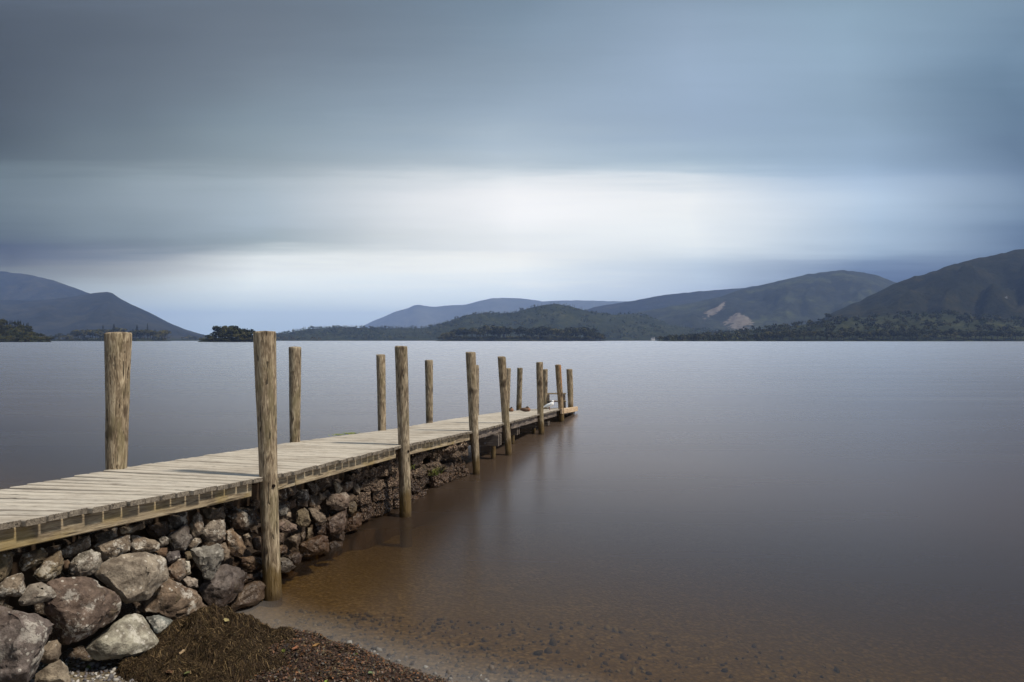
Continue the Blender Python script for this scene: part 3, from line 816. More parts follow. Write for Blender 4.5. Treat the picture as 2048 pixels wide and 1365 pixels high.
def post_mesh(top, dk, wt, rt, rd, rw, seed, low):
    """round pole through three centres; irregular, slightly knotted, top edge worn"""
    g = random.Random(seed)
    ns = 22
    bm = bmesh.new()
    zs = list(np.linspace(low, top.z - 0.012, 30)) + [top.z - 0.004, top.z]
    def centre(z):
        if z >= dk.z:
            t = (z - dk.z) / (top.z - dk.z); return dk.lerp(top, t), rd + (rt - rd) * t
        t = (dk.z - z) / max(1e-3, dk.z - wt.z); t2 = min(t, 1.6)
        return dk + (wt - dk) * t2 + Vector((0, 0, 0)), rd + (rw - rd) * min(t, 1.2)
    rings = []
    for i, z in enumerate(zs):
        c, r = centre(z)
        ring = []
        for k in range(ns):
            a = 2 * math.pi * k / ns
            nn = mnoise.fractal(Vector((math.cos(a) * 1.3, math.sin(a) * 1.3, z * 1.7 + seed * 9.3)), 0.9, 2.0, 4)
            rr = r * (1 + 0.055 * nn)
            if i == len(zs) - 1: rr *= 0.90
            elif i == len(zs) - 2: rr *= 0.975
            zz = z
            if i >= len(zs) - 2: zz += 0.014 * mnoise.noise(Vector((math.cos(a) * 2, math.sin(a) * 2, seed * 3.1)))
            ring.append(bm.verts.new((c.x + rr * math.cos(a), c.y + rr * math.sin(a), zz)))
        rings.append(ring)
    for i in range(len(rings) - 1):
        for k in range(ns):
            bm.faces.new((rings[i][k], rings[i][(k + 1) % ns], rings[i + 1][(k + 1) % ns], rings[i + 1][k]))
    last = rings[-1]
    c, r = centre(top.z)
    cv = bm.verts.new((c.x, c.y, top.z + 0.008))
    for k in range(ns):
        bm.faces.new((last[k], last[(k + 1) % ns], cv))
    for f in bm.faces:
        f.smooth = True
    me = bpy.data.meshes.new('post')
    bm.to_mesh(me); bm.free()
    me.set_sharp_from_angle(angle=R(48))
    return me
posts = []
for i, (side, T, D, Wt) in enumerate(POSTS):
    cx = (D[0] + D[1]) / 2
    if side == 'n':
        Y = on_wall(cx, 0.0)
    elif side == 'f':
        Y = on_wall(cx, WID + 0.0)
    else:
        Y = EY[i]
    top = at((T[0] + T[1]) / 2, T[2], Y); dk = at(cx, D[2], Y)
    if Wt:
        wt = at((Wt[0] + Wt[1]) / 2, Wt[2], Y); rw = hx(Wt[1] - Wt[0], Y) / 2
    else:
        wt = dk + (dk - top).normalized() * 0.8; rw = hx(D[1] - D[0], Y) / 2
    me = post_mesh(top, dk, wt, hx(T[1] - T[0], Y) / 2, hx(D[1] - D[0], Y) / 2, rw, i + 1, -0.9)
    o = obj('post', me, M_post)
    # mesh in world coordinates, moved so that its origin is at the deck
    me.transform(Matrix.Translation(-dk))
    o.parent = jet
    o.matrix_local = JINV @ Matrix.Translation(dk)
    posts.append((o, Y, dk, top))
# bolt holes on the outer faces of the two nearest posts
for i, (hx_, hy_) in ((0, (555.5, 970)), (1, (817.5, 902))):
    o, Y, dk, top = posts[i]
    r = hx(POSTS[i][2][1] - POSTS[i][2][0], Y) / 2
    p = at(hx_, hy_, Y)
    dirv = Vector((0.80, -0.60, 0)).normalized()
    bm = bmesh.new()
    bmesh.ops.create_cone(bm, cap_ends=True, segments=12, radius1=0.013, radius2=0.013, depth=0.03)
    h = obj('bolt_hole', bm, M_hole)
    h.parent = o
    c = Vector((dk.x + (p.x - at(sum(POSTS[i][2][:2]) / 2, POSTS[i][2][2], Y).x) * 0, dk.y, p.z))
    c = c + dirv * (r * 0.93)
    h.matrix_local = Matrix.Translation(c - dk) @ dirv.to_track_quat('Z', 'Y').to_matrix().to_4x4()
# split scar on the sixth post
o, Y, dk, top = posts[5]
o['label'] = 'post split open near its top, showing pale orange wood'
bm = bmesh.new()
zt, zb = top.z - 0.01, at(0, 776, Y).z
rows = []
for j in range(7):
    t = j / 6
    z = zt + (zb - zt) * t
    s = (z - dk.z) / (top.z - dk.z)
    c = dk.lerp(top, s)
    r = (hx(11, Y) / 2) * (1 - s) + (hx(12, Y) / 2) * s
    half = 0.42 * (1 - 0.75 * t) + 0.05 * math.sin(j * 2.1)
    row = []
    for k in range(4):
        a = R(-38) + half * (k / 3 * 2 - 1) - 0.15 * t
        rr = r * (1.07 - 0.06 * abs(k - 1.5) / 1.5)
        row.append(bm.verts.new((c.x + rr * math.cos(a) - dk.x, c.y + rr * math.sin(a) - dk.y, z - dk.z)))
    rows.append(row)
for j in range(6):
    for k in range(3):
        bm.faces.new((rows[j][k], rows[j + 1][k], rows[j + 1][k + 1], rows[j][k + 1]))
r0 = bmesh.ops.solidify(bm, geom=list(bm.faces), thickness=0.012)
sc = obj('split_wood', bm, M_split); sc.parent = o

# edge beams, bay by bay, lake side and far side, with a joist down the middle
BAYS = [1.9, 5.18, 5.45, 7.66, 7.92, 10.24, 10.48, 12.2, 12.45, 14.55, 14.85, 16.45, 16.72, 18.6]
for i in range(0, len(BAYS), 2):
    y0, y1 = BAYS[i], BAYS[i + 1]
    ht = 0.108 if y0 < 10.4 else 0.125
    mm = M_beam if y0 < 10.4 else M_grey
    cuts = [y0, y1]
    if y0 == 5.45: cuts = [y0, 5.74, y1]
    if y0 == 7.92: cuts = [y0, 9.25, y1]
    if y0 == 1.9: cuts = [y0, 3.0, y1]
    for c0, c1 in zip(cuts[:-1], cuts[1:]):
        bar('edge_beam', edge(c0 + 0.003, 0.074, -0.0335), edge(c1 - 0.003, 0.074, -0.0335), 0.05, ht, mm, RIGHT)
    bar('edge_beam', edge(y0, WID - 0.07, -0.0335), edge(y1, WID - 0.07, -0.0335), 0.05, ht, mm, RIGHT)
    bar('joist', edge(y0, WID / 2, -0.0335), edge(y1, WID / 2, -0.0335), 0.06, ht - 0.01, mm, RIGHT)

# cross beams: pairs of planks clamping short piles, bolted through
def crossbeam(Yw, off, ytop, ybot, bolts, pile_x, inset=0.12):
    a = edge(Yw, off)
    zt = CAMZ - (ytop - HY) / F * a.y; zb = CAMZ - (ybot - HY) / F * a.y
    for s in (0, 1):
        p0 = a + ALONG * (0.0 + 0.13 * s); p0.z = zt
        p1 = p0 + LEFT * (WID - 2 * off + 0.02)
        cb = bar('cross_beam', p0, p1, 0.045, zt - zb, M_grey, -ALONG)
        if s == 0:
            for (bx, by) in bolts:
                Pb = Vector((p0.x, p0.y, 0)) + LEFT * bx - ALONG * 0.0235
                Pb.z = zt - by * (zt - zb)
                bm = bmesh.new()
                bmesh.ops.create_uvsphere(bm, u_segments=8, v_segments=6, radius=0.019)
                bmesh.ops.scale(bm, vec=(1, 1, 0.6), verts=bm.verts)
                hb = obj('bolt', bm, M_bolt); hb.parent = cb
                bpy.context.view_layer.update()
                hb.matrix_local = (JINV.inverted() @ cb.matrix_local).inverted() @ (Matrix.Translation(Pb) @ (-ALONG).to_track_quat('Z', 'Y').to_matrix().to_4x4())
    for px_off in (inset, WID - inset - 2 * off):
        c = a + ALONG * 0.065 + LEFT * px_off
        bm = bmesh.new()
        bmesh.ops.create_cone(bm, cap_ends=True, segments=14, radius1=0.042, radius2=0.042, depth=zt + 0.9)
        jadd('pile', bm, M_post, Matrix.Translation((c.x, c.y, (zt - 0.02 - 0.9) / 2)))
crossbeam(11.42, -0.02, 870, 893, ((0.24, 0.30), (0.24, 0.78)), 0)
crossbeam(13.05, 0.10, 854, 871, (), 0)
crossbeam(14.62, 0.06, 843.5, 857, ((0.06, 0.3), (0.06, 0.78)), 0)
crossbeam(15.75, 0.09, 844, 852, ((0.35, 0.4),), 0)
crossbeam(17.6, 0.10, 838, 845, (), 0)
# pale fender board along the end of the lake-side edge
f0, f1 = edge(16.62, -0.035, 0.012), edge(18.78, -0.035, 0.012)
bar('fender_board', f0, f1, 0.05, 0.125, M_pale, RIGHT, 0.004)
e0, e1 = edge(18.745, 0.03, -0.004), edge(18.745, WID - 0.02, -0.004)
bar('end_board', e0, e1, 0.035, 0.15, M_grey, ALONG, 0.004)

# steps standing at the end of the deck
ps = edge(18.52, 0.58)
sx0, sx1 = at(1096, 0, ps.y).x, at(1130.5, 0, ps.y).x
zt_, zm_ = at(0, 787, ps.y).z, at(0, 801.5, ps.y).z
bs = empty('boarding_steps', (sx0, ps.y, ps.z), 0.0, 'small dark wooden two-tread step unit between the posts at the jetty end', 'steps')
hgt = zt_ - ps.z; hmid = zm_ - ps.z
dz0 = ps.z - edge(18.55, 0.7).z
wd_ = sx1 - sx0
for xx in (0.02, wd_ - 0.02):
    bm = box_bm(0.05, 0.22, hgt - 0.034, 0.003, (xx, 0.11, (hgt - 0.034) / 2))
    sb = obj('side_post', bm, M_grey, bs)
    bm = box_bm(0.05, 0.13, hmid - 0.034, 0.003, (xx, -0.07, (hmid - 0.034) / 2))
    obj('side_post', bm, M_grey, bs)
obj('tread', box_bm(wd_ + 0.05, 0.13, 0.03, 0.003, (wd_ / 2, 0.09, hgt - 0.016)), M_beam, bs)
obj('tread', box_bm(wd_ + 0.03, 0.135, 0.03, 0.003, (wd_ / 2, -0.035, hmid - 0.016)), M_beam, bs)

# ------------------------------------------------------------------ stones
def hull_rock(pts, target, amp, seed, cuts=0, toward=Vector((0, 0, 0)), cracks=0.75):
    bm = bmesh.new()
    for p in pts:
        bm.verts.new(p)
    res = bmesh.ops.convex_hull(bm, input=list(bm.verts))
    junk = list({e for e in list(res.get('geom_interior', [])) + list(res.get('geom_unused', [])) if isinstance(e, bmesh.types.BMVert)})
    if junk:
        bmesh.ops.delete(bm, geom=junk, context='VERTS')
    size = max((v.co.length for v in bm.verts), default=0.1)
    g = random.Random(seed * 13 + 5)
    for _ in range(cuts):                                   # broken faces
        nrm = (toward + Vector((g.uniform(-1, 1), g.uniform(-1, 1), g.uniform(-1, 1)))).normalized()
        far = max(v.co.dot(nrm) for v in bm.verts)
        r_ = bmesh.ops.bisect_plane(bm, geom=list(bm.verts) + list(bm.edges) + list(bm.faces), plane_co=nrm * far * g.uniform(0.74, 0.92), plane_no=nrm, clear_outer=True)
        ce = [e for e in r_['geom_cut'] if isinstance(e, bmesh.types.BMEdge)]
        if len(ce) > 2:
            bmesh.ops.contextual_create(bm, geom=ce)
    bmesh.ops.triangulate(bm, faces=bm.faces)
    try:
        bmesh.ops.bevel(bm, geom=list(bm.edges), offset=size * 0.035, segments=1, affect='EDGES', clamp_overlap=True)
    except Exception:
        pass
    bmesh.ops.triangulate(bm, faces=bm.faces)
    for _ in range(6):
        es = [e for e in bm.edges if e.calc_length() > target]
        if not es: break
        bmesh.ops.subdivide_edges(bm, edges=es, cuts=1)
        bmesh.ops.triangulate(bm, faces=[f for f in bm.faces if len(f.verts) > 3])
    bmesh.ops.remove_doubles(bm, verts=bm.verts, dist=target * 0.08)
    bmesh.ops.recalc_face_normals(bm, faces=bm.faces)
    bm.normal_update()
    off = Vector((seed * 3.7, seed * 1.3, seed * 2.1))
    mv = []
    for v in bm.verts:
        s = v.co / size
        n1 = mnoise.fractal(s * 1.6 + off, 0.9, 2.0, 5)
        # ledges: terraced noise makes the broken, bedded look of slate
        n2 = mnoise.noise(s * 3.0 + off * 2)
        dv = mnoise.voronoi(Vector((s.x * 2.3, s.y * 2.3, s.z * 3.2)) + off)[0]
        crack = 1 - min(1.0, (dv[1] - dv[0]) * 5.0)
        mv.append(v.co + v.normal * size * amp * (n1 * 0.9 + 0.35 * n2 - cracks * crack * crack))
    for v, c in zip(bm.verts, mv):
        v.co = c
    for f in bm.faces:
        f.smooth = True
    return bm
WALLN = Vector((RIGHT.x, RIGHT.y, 0.12)).normalized()
def px_stone(name, pts, off, thick, color, seed, mat=None, amp=0.10, target=None, parent=None, blend=0.5, round_=0.62, Y=None, grow=1.0, cuts=4, cracks=0.75):
    mx_, my_ = sum(p[0] for p in pts) / len(pts), sum(p[1] for p in pts) / len(pts)
    pts = [(mx_ + (x - mx_) * grow, my_ + (y - my_) * grow) for x, y in pts]
    """a stone whose front outline is given in photo pixels, sitting at its own depth with its own thickness"""
    mat = mat or M_rock
    cx = sum(p[0] for p in pts) / len(pts); cy = sum(p[1] for p in pts) / len(pts)
    Yc = Y if Y else on_wall(cx, off)
    c = at(cx, cy, Yc)
    ray = (Vector((0, 0, CAMZ)) - c).normalized()
    n = (WALLN * blend + ray * (1 - blend)).normalized()
    O = Vector((0, 0, CAMZ))
    out = []
    for (x, y) in pts:
        dr = at(x, y, 1.0) - O
        t = (c - O).dot(n) / dr.dot(n)
        out.append(O + dr * t - c)
    size = max(p.length for p in out)
    th = thick * size
    P = []
    for p in out:
        P.append(p)
        P.append(p * round_ + ray * th * 0.55)
        P.append(p * 0.30 + ray * th * 0.72)
        P.append(p * 0.80 - ray * th * 0.8)
    bm = hull_rock(P, target or max(0.012, size * 0.11), amp, seed, cuts, ray * 1.1, cracks)
    o = obj(name, bm, mat)
    o.data.set_sharp_from_angle(angle=R(42))
    o.color = (*color, 1)
    if parent is None:
        o.location = c
    else:
        o.parent = parent
        o.matrix_local = Matrix.Translation(c - parent.location)
    return o
def z1(*a): return [(x / 3.545, y / 3.545 + 980) for x, y in a]
def z4(*a): return [(x / 6.827 + 560, y / 6.827 + 960) for x, y in a]
def z3(*a): return [(x / 5.689 + 680, y / 5.689 + 820) for x, y in a]
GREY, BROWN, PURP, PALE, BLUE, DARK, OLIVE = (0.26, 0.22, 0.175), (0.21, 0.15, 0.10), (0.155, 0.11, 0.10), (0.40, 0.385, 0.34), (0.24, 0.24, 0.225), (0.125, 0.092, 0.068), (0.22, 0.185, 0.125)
BOULD = [
 (z1((-60, 790), (0, 800), (120, 850), (230, 895), (350, 920), (392, 950), (370, 1020), (345, 1080), (280, 1160), (230, 1280), (180, 1420), (-60, 1430)), -0.03, 0.8, (0.19, 0.165, 0.16), 'big slaty purple-grey boulder at the bottom left corner'),
 (z1((345, 1075), (400, 1070), (437, 1110), (435, 1165), (415, 1210), (350, 1235), (270, 1215), (250, 1150)), 0.03, 0.8, GREY, 'small grey stone tucked against the slaty corner boulder'),
 (z1((230, 1305), (330, 1270), (425, 1200), (465, 1240), (490, 1300), (495, 1390), (240, 1410)), -0.03, 0.8, (0.33, 0.29, 0.23), 'pale tan stone lying in the gravel at the bottom edge'),
 (z1((180, 720), (210, 670), (290, 655), (360, 685), (405, 735), (390, 770), (300, 805), (200, 825), (130, 830), (120, 790)), 0.05, 0.7, (0.29, 0.27, 0.24), 'flat stone with white crust above the slaty corner boulder'),
 (z1((665, 590), (720, 530), (860, 460), (1000, 440), (1110, 450), (1160, 490), (1190, 560), (1180, 640), (1120, 710), (1060, 780), (960, 790), (890, 810), (840, 750), (790, 690), (690, 620)), 0.03, 0.7, (0.35, 0.315, 0.265), 'big rounded boulder covered in pale lichen spots'),
 (z1((345, 660), (440, 625), (600, 615), (700, 640), (790, 690), (800, 720), (850, 780), (870, 860), (850, 920), (740, 980), (620, 1040), (480, 1095), (440, 1110), (390, 1050), (350, 960), (370, 930), (310, 870), (250, 800)), 0.0, 0.6, (0.165, 0.125, 0.105), 'big reddish purple boulder with a pale crusted top'),
 (z1((605, 1130), (640, 1080), (800, 950), (890, 880), (960, 870), (1010, 890), (1060, 960), (1100, 1020), (1145, 1100), (1120, 1130), (1050, 1165), (940, 1190), (880, 1180), (780, 1195), (690, 1210), (630, 1195)), -0.04, 0.6, (0.40, 0.40, 0.345), 'pale cream slab tilted below the lichen boulder'),
 (z1((1020, 890), (1130, 885), (1200, 900), (1260, 960), (1230, 1010), (1190, 1050), (1120, 1060), (1080, 1000), (1040, 930)), 0.0, 0.6, (0.25, 0.285, 0.29), 'blue-grey stone between the cream slab and the weed heap'),
 (z1((1170, 620), (1200, 615), (1300, 680), (1400, 720), (1480, 780), (1530, 850), (1540, 890), (1450, 910), (1350, 945), (1270, 955), (1200, 900), (1080, 880), (960, 850), (1000, 800), (1060, 780), (1120, 710)), 0.02, 0.55, (0.22, 0.168, 0.125), 'brown mossy slab sloping down behind the weed heap'),
 (z1((1400, 720), (1410, 680), (1470, 600), (1560, 510), (1640, 530), (1700, 560), (1760, 600), (1740, 680), (1640, 770), (1580, 870), (1530, 870), (1480, 790)), 0.07, 0.6, (0.17, 0.15, 0.145), 'wet blue-black boulder at the foot of the wall'),
 (z1((1605, 810), (1640, 760), (1720, 690), (1820, 640), (1890, 650), (1890, 760), (1800, 810), (1740, 845), (1660, 870), (1620, 850)), 0.04, 0.6, (0.24, 0.20, 0.165), 'wet brown stone at the waterline beside the nearest lake-side post'),
]
for i, (pts, off, th, col, lab) in enumerate(BOULD):
    tag(px_stone('boulder', pts, off, th, col, i + 1, amp=0.035 if 'cream slab t' in lab else 0.075 if 'rounded' in lab else 0.09, cuts=3 if 'rounded' in lab else 6, cracks=0.15 if 'rounded' in lab else 0.45, target=0.020, round_=0.78 if 'slab' in lab else 0.62), lab, 'boulder', 'loose boulders below the jetty')

wall_loc = edge(7.0, 0.3); wall_loc.z = 0
wall = empty('stone_wall', wall_loc, 0, 'dry stone wall of rough rocks under the landward half of the jetty', 'wall')
STONES = [
 (z1((0, 670), (40, 625), (150, 590), (165, 640), (180, 710), (165, 745), (60, 750), (0, 755), (-40, 720)), .10, GREY),
 (z1((-30, 440), (95, 460), (80, 560), (40, 630), (0, 670), (-40, 660)), .17, OLIVE),
 (z1((125, 555), (130, 520), (170, 460), (290, 410), (330, 450), (320, 500), (240, 550), (160, 575)), .17, OLIVE),
 (z1((270, 580), (310, 500), (420, 440), (440, 530), (420, 590), (340, 655), (270, 630), (245, 605)), .12, OLIVE),
 (z1((300, 420), (440, 385), (430, 440), (330, 475)), .26, DARK),
 (z1((430, 440), (470, 400), (560, 350), (630, 330), (635, 400), (560, 450), (470, 478)), .20, GREY),
 (z1((490, 560), (520, 490), (590, 440), (650, 420), (700, 460), (715, 510), (690, 560), (620, 600), (560, 615), (500, 595)), .10, (0.27, 0.26, 0.23)),
 (z1((440, 510), (480, 495), (498, 520), (490, 560), (455, 560)), .15, BROWN),
 (z1((645, 320), (820, 275), (830, 330), (790, 355), (700, 375), (650, 365)), .26, GREY),
 (z1((670, 400), (700, 375), (860, 340), (915, 325), (925, 390), (915, 430), (830, 475), (740, 505), (700, 470)), .13, GREY),
 (z1((850, 270), (1015, 230), (1020, 270), (950, 300), (870, 315)), .28, GREY),
 (z1((935, 330), (985, 330), (1090, 360), (1125, 380), (1120, 425), (1040, 440), (940, 435), (930, 400)), .14, (0.29, 0.25, 0.20)),
 (z1((1355, 425), (1440, 420), (1550, 390), (1580, 430), (1575, 490), (1540, 560), (1490, 625), (1450, 610), (1440, 560), (1400, 490)), .08, BLUE),
 (z1((1560, 385), (1600, 380), (1630, 430), (1620, 480), (1590, 505), (1575, 470)), .13, (0.28, 0.23, 0.18)),
 (z1((1420, 330), (1465, 250), (1510, 215), (1590, 215), (1598, 300), (1590, 350), (1530, 375), (1500, 355)), .12, (0.29, 0.26, 0.225)),
 (z1((1370, 190), (1400, 160), (1430, 190), (1448, 290), (1390, 330), (1370, 335), (1350, 250)), .17, GREY),
 (z1((1195, 330), (1250, 290), (1320, 240), (1360, 345), (1310, 425), (1280, 430), (1215, 430), (1210, 380)), .17, (0.18, 0.165, 0.155)),
 (z1((1340, 390), (1380, 345), (1420, 345), (1425, 375), (1390, 405), (1350, 420)), .13, GREY),
 (z1((1175, 470), (1200, 440), (1270, 435), (1275, 480), (1230, 520), (1195, 525)), .13, (0.16, 0.145, 0.15)),
 (z1((1195, 550), (1260, 500), (1310, 495), (1315, 600), (1270, 645), (1200, 615)), .09, (0.25, 0.19, 0.14)),
 (z1((1310, 445), (1350, 435), (1368, 485), (1320, 500)), .14, OLIVE),
 (z1((1312, 505), (1345, 510), (1352, 590), (1316, 605)), .12, (0.30, 0.26, 0.20)),
 (z1((1100, 440), (1140, 415), (1185, 412), (1180, 470), (1140, 480)), .14, BROWN),
 (z1((1120, 350), (1160, 330), (1195, 345), (1190, 390), (1130, 410)), .18, (0.17, 0.15, 0.13)),
 (z1((1600, 300), (1650, 285), (1700, 330), (1735, 410), (1720, 460), (1660, 470), (1610, 440)), .12, BROWN),
 (z1((1605, 180), (1680, 140), (1790, 160), (1825, 250), (1760, 280), (1640, 270)), .20, DARK),
 (z1((1445, 140), (1580, 120), (1590, 200), (1500, 212), (1450, 205)), .25, GREY),
 (z1((1725, 320), (1760, 308), (1780, 335), (1735, 350)), .14, GREY),
 (z1((1785, 345), (1850, 330), (1870, 420), (1800, 425)), .15, DARK),
 (z1((1700, 480), (1800, 465), (1870, 490), (1870, 560), (1760, 570), (1710, 540)), .12, BROWN),
 (z1((1040, 250), (1180, 225), (1195, 320), (1100, 340), (1050, 310)), .28, DARK),
 (z1((1200, 190), (1320, 165), (1325, 240), (1250, 285), (1205, 280)), .24, (0.16, 0.145, 0.13)),
 (z1((1640, 590), (1720, 580), (1870, 585), (1880, 640), (1780, 640), (1690, 680)), .14, DARK),
 (z1((1300, 640), (1330, 615), (1400, 640), (1405, 690), (1330, 690)), .09, (0.40, 0.36, 0.32)),
 (z4((-60, 400), (0, 350), (70, 345), (110, 400), (90, 470), (0, 495), (-50, 480)), .24, BLUE),
 (z4((80, 500), (110, 440), (150, 450), (150, 510), (110, 525)), .22, GREY),
 (z4((-80, 570), (0, 555), (60, 545), (140, 590), (210, 620), (225, 680), (120, 715), (0, 695), (-80, 690)), .20, (0.22, 0.17, 0.145)),
 (z4((240, 440), (330, 385), (380, 430), (415, 560), (380, 620), (290, 640), (210, 590), (240, 510)), .22, OLIVE),
 (z4((400, 400), (470, 390), (560, 470), (620, 510), (625, 560), (560, 600), (480, 570), (420, 500)), .23, GREY),
 (z4((470, 590), (520, 570), (535, 620), (490, 640)), .24, GREY),
 (z4((380, 290), (430, 262), (480, 330), (470, 375), (400, 365)), .28, BROWN),
 (z4((480, 350), (540, 345), (560, 400), (510, 415)), .28, DARK),
 (z4((640, 240), (680, 205), (830, 200), (890, 190), (930, 230), (940, 330), (890, 390), (790, 420), (720, 400), (650, 350)), .20, (0.24, 0.20, 0.17)),
 (z4((640, 540), (700, 500), (800, 440), (895, 410), (900, 560), (860, 680), (740, 755), (640, 750), (610, 690)), .21, (0.22, 0.175, 0.15)),
 (z4((920, 560), (990, 480), (1060, 445), (1110, 470), (1105, 610), (1050, 690), (960, 725), (900, 690)), .22, BROWN),
 (z4((510, 200), (540, 170), (640, 235), (600, 270), (530, 280)), .29, GREY),
 (z4((720, 60), (760, 30), (850, 120), (800, 205), (770, 180)), .26, (0.38, 0.34, 0.26)),
 (z4((850, 80), (900, 30), (990, 30), (990, 110), (920, 160), (850, 150)), .28, GREY),
 (z4((1000, 70), (1060, 55), (1095, 110), (1085, 200), (1010, 190)), .29, GREY),
 (z4((940, 330), (1020, 290), (1050, 350), (1040, 430), (980, 470), (930, 440)), .24, OLIVE),
 (z4((80, 790), (160, 770), (260, 740), (275, 830), (230, 945), (180, 890)), .17, GREY),
 (z4((280, 740), (340, 690), (345, 780), (300, 850)), .19, GREY),
 (z4((380, 660), (430, 650), (450, 740), (400, 820), (350, 800)), .20, OLIVE),
 (z4((260, 890), (330, 870), (420, 800), (560, 770), (640, 790), (655, 880), (650, 985), (540, 1020), (370, 1040), (280, 1010)), .16, BROWN),
 (z4((100, 1040), (190, 990), (260, 1010), (290, 1050), (270, 1130), (190, 1170), (130, 1120)), .12, DARK),
 (z4((-60, 1080), (40, 1060), (130, 1090), (200, 1180), (120, 1250), (-40, 1270)), .12, BLUE),
 (z4((-60, 920), (30, 890), (100, 920), (90, 1000), (-40, 1020)), .16, BROWN),
 (z4((660, 870), (740, 840), (850, 850), (845, 915), (720, 960), (670, 940)), .17, DARK),
 (z4((220, 150), (380, 130), (385, 270), (300, 300), (220, 260)), .31, (0.15, 0.135, 0.125)),
 (z4((215, 270), (380, 285), (370, 370), (240, 370)), .28, DARK),
 (z4((110, 280), (210, 270), (215, 360), (130, 400)), .28, DARK),
 (z4((450, 650), (620, 600), (620, 740), (480, 780)), .27, DARK),
 (z4((660, 420), (760, 415), (800, 440), (690, 500)), .27, DARK),
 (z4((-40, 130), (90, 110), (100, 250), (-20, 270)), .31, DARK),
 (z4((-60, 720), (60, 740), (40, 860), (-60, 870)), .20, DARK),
]
for i, (pts, off, col) in enumerate(STONES):
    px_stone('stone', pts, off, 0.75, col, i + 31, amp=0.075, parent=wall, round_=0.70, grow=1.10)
# packing stones that close the gaps further back
PACK = []
for i in range(6):
    g = random.Random(900 + i)
    pts = [Vector((g.uniform(-1, 1), g.uniform(-1, 1), g.uniform(-.75, .75))) for _ in range(14)]
    bm = hull_rock(pts, 0.45, 0.10, i + 200)
    bmesh.ops.scale(bm, vec=(1, 1, 1), verts=bm.verts)
    me = bpy.data.meshes.new('packing_stone'); bm.to_mesh(me); bm.free(); me.materials.append(M_rock)
    me.set_sharp_from_angle(angle=R(42)); PACK.append(me)
for i in range(220):
    Y = random.uniform(2.3, 7.6); zz = random.uniform(-0.05, deck_z(Y) - 0.20)
    p = edge(Y, 0.33 + 0.05 * random.random() - 0.10 * max(0, 1 - zz / 0.6) * (1 if Y < 5.5 else 0.4)); p.z = zz
    o = bpy.data.objects.new('stone', random.choice(PACK)); link(o, wall)
    s = random.uniform(0.05, 0.12)
    o.matrix_local = Matrix.Translation(p - wall_loc) @ Matrix.Rotation(random.uniform(0, 6.28), 4, (random.random(), random.random(), random.random() + .1)) @ Matrix.Diagonal((s * 1.2, s, s * .8, 1))
    k = random.uniform(0.5, 1.1); o.color = (0.21 * k, 0.16 * k, 0.12 * k, 1)
# earth and rubble core behind the faces
bm = bmesh.new()
ny, nz_ = 60, 10
rows = []
for j in range(ny):
    Y = 1.9 + (10.52 - 1.9) * j / (ny - 1)
    row = []
    for k in range(nz_):
        zz = -0.5 + (deck_z(Y) - 0.145 + 0.5) * k / (nz_ - 1)
        p = edge(Y, 0.40 if Y < 7.4 else 0.33); p.z = zz
        p += RIGHT * 0.05 * mnoise.fractal(Vector((Y * 3, zz * 4, 1.0)), 0.9, 2, 4)
        row.append(bm.verts.new(p - wall_loc))
    back = edge(Y, WID - 0.15); back.z = deck_z(Y) + tilt(Y) - 0.15
    row.append(bm.verts.new(back - wall_loc))
    b2 = back.copy(); b2.z = -0.5; row.append(bm.verts.new(b2 - wall_loc))
    rows.append(row)
for j in range(ny - 1):
    for k in range(len(rows[0]) - 1):
        bm.faces.new((rows[j][k], rows[j + 1][k], rows[j + 1][k + 1], rows[j][k + 1]))
bm.faces.new(rows[0]); bm.faces.new(rows[-1][::-1])
bmesh.ops.recalc_face_normals(bm, faces=bm.faces)
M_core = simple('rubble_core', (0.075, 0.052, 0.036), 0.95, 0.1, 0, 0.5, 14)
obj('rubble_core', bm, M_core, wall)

mw_loc = edge(8.9, 0.25); mw_loc.z = 0
mwall = empty('masonry_wall', mw_loc, 0, 'coursed wall of coarse pitted blocks under the jetty, next to the dry stones', 'wall')
BLOCKS = [
 z3((300, 690), (480, 630), (655, 590), (665, 700), (400, 770), (250, 800)), z3((100, 760), (290, 690), (250, 800), (120, 830)),
 z3((800, 560), (960, 500), (930, 620), (810, 650)), z3((950, 565), (1000, 500), (1250, 430), (1435, 420), (1432, 520), (1200, 580), (1000, 610)),
 z3((210, 835), (400, 775), (515, 785), (530, 880), (380, 935), (230, 920)), z3((525, 770), (665, 700), (675, 860), (550, 885)),
 z3((665, 690), (800, 645), (815, 800), (680, 850)), z3((810, 660), (1080, 605), (1195, 640), (1100, 700), (900, 745), (812, 770)), z3((1110, 625), (1250, 585), (1400, 565), (1440, 595), (1432, 685), (1205, 715)),
 z3((150, 1005), (230, 940), (340, 930), (350, 1060), (200, 1095)), z3((355, 940), (535, 895), (545, 1005), (362, 1055)), z3((595, 890), (670, 865), (680, 1000), (595, 1010)), z3((550, 900), (592, 890), (592, 1010), (552, 1010)),
 z3((680, 870), (810, 800), (815, 970), (690, 1000)),
 z3((812, 795), (1000, 745), (1005, 830), (900, 935), (815, 965)), z3((1012, 765), (1200, 722), (1435, 690), (1445, 745), (1330, 790), (1200, 835), (1015, 905)),
 z3((200, 1110), (390, 1062), (400, 1200), (260, 1265)), z3((400, 1062), (590, 1020), (595, 1140), (410, 1225)), z3((600, 1018), (800, 990), (800, 1060), (600, 1135)),
 z3((160, 1190), (260, 1180), (262, 1265), (180, 1290)), z3((800, 985), (1000, 900), (990, 960), (810, 1050)), z3((380, 600), (655, 520), (660, 590), (480, 635)), z3((800, 515), (1400, 400), (1430, 415), (1000, 500), (810, 565)),
]
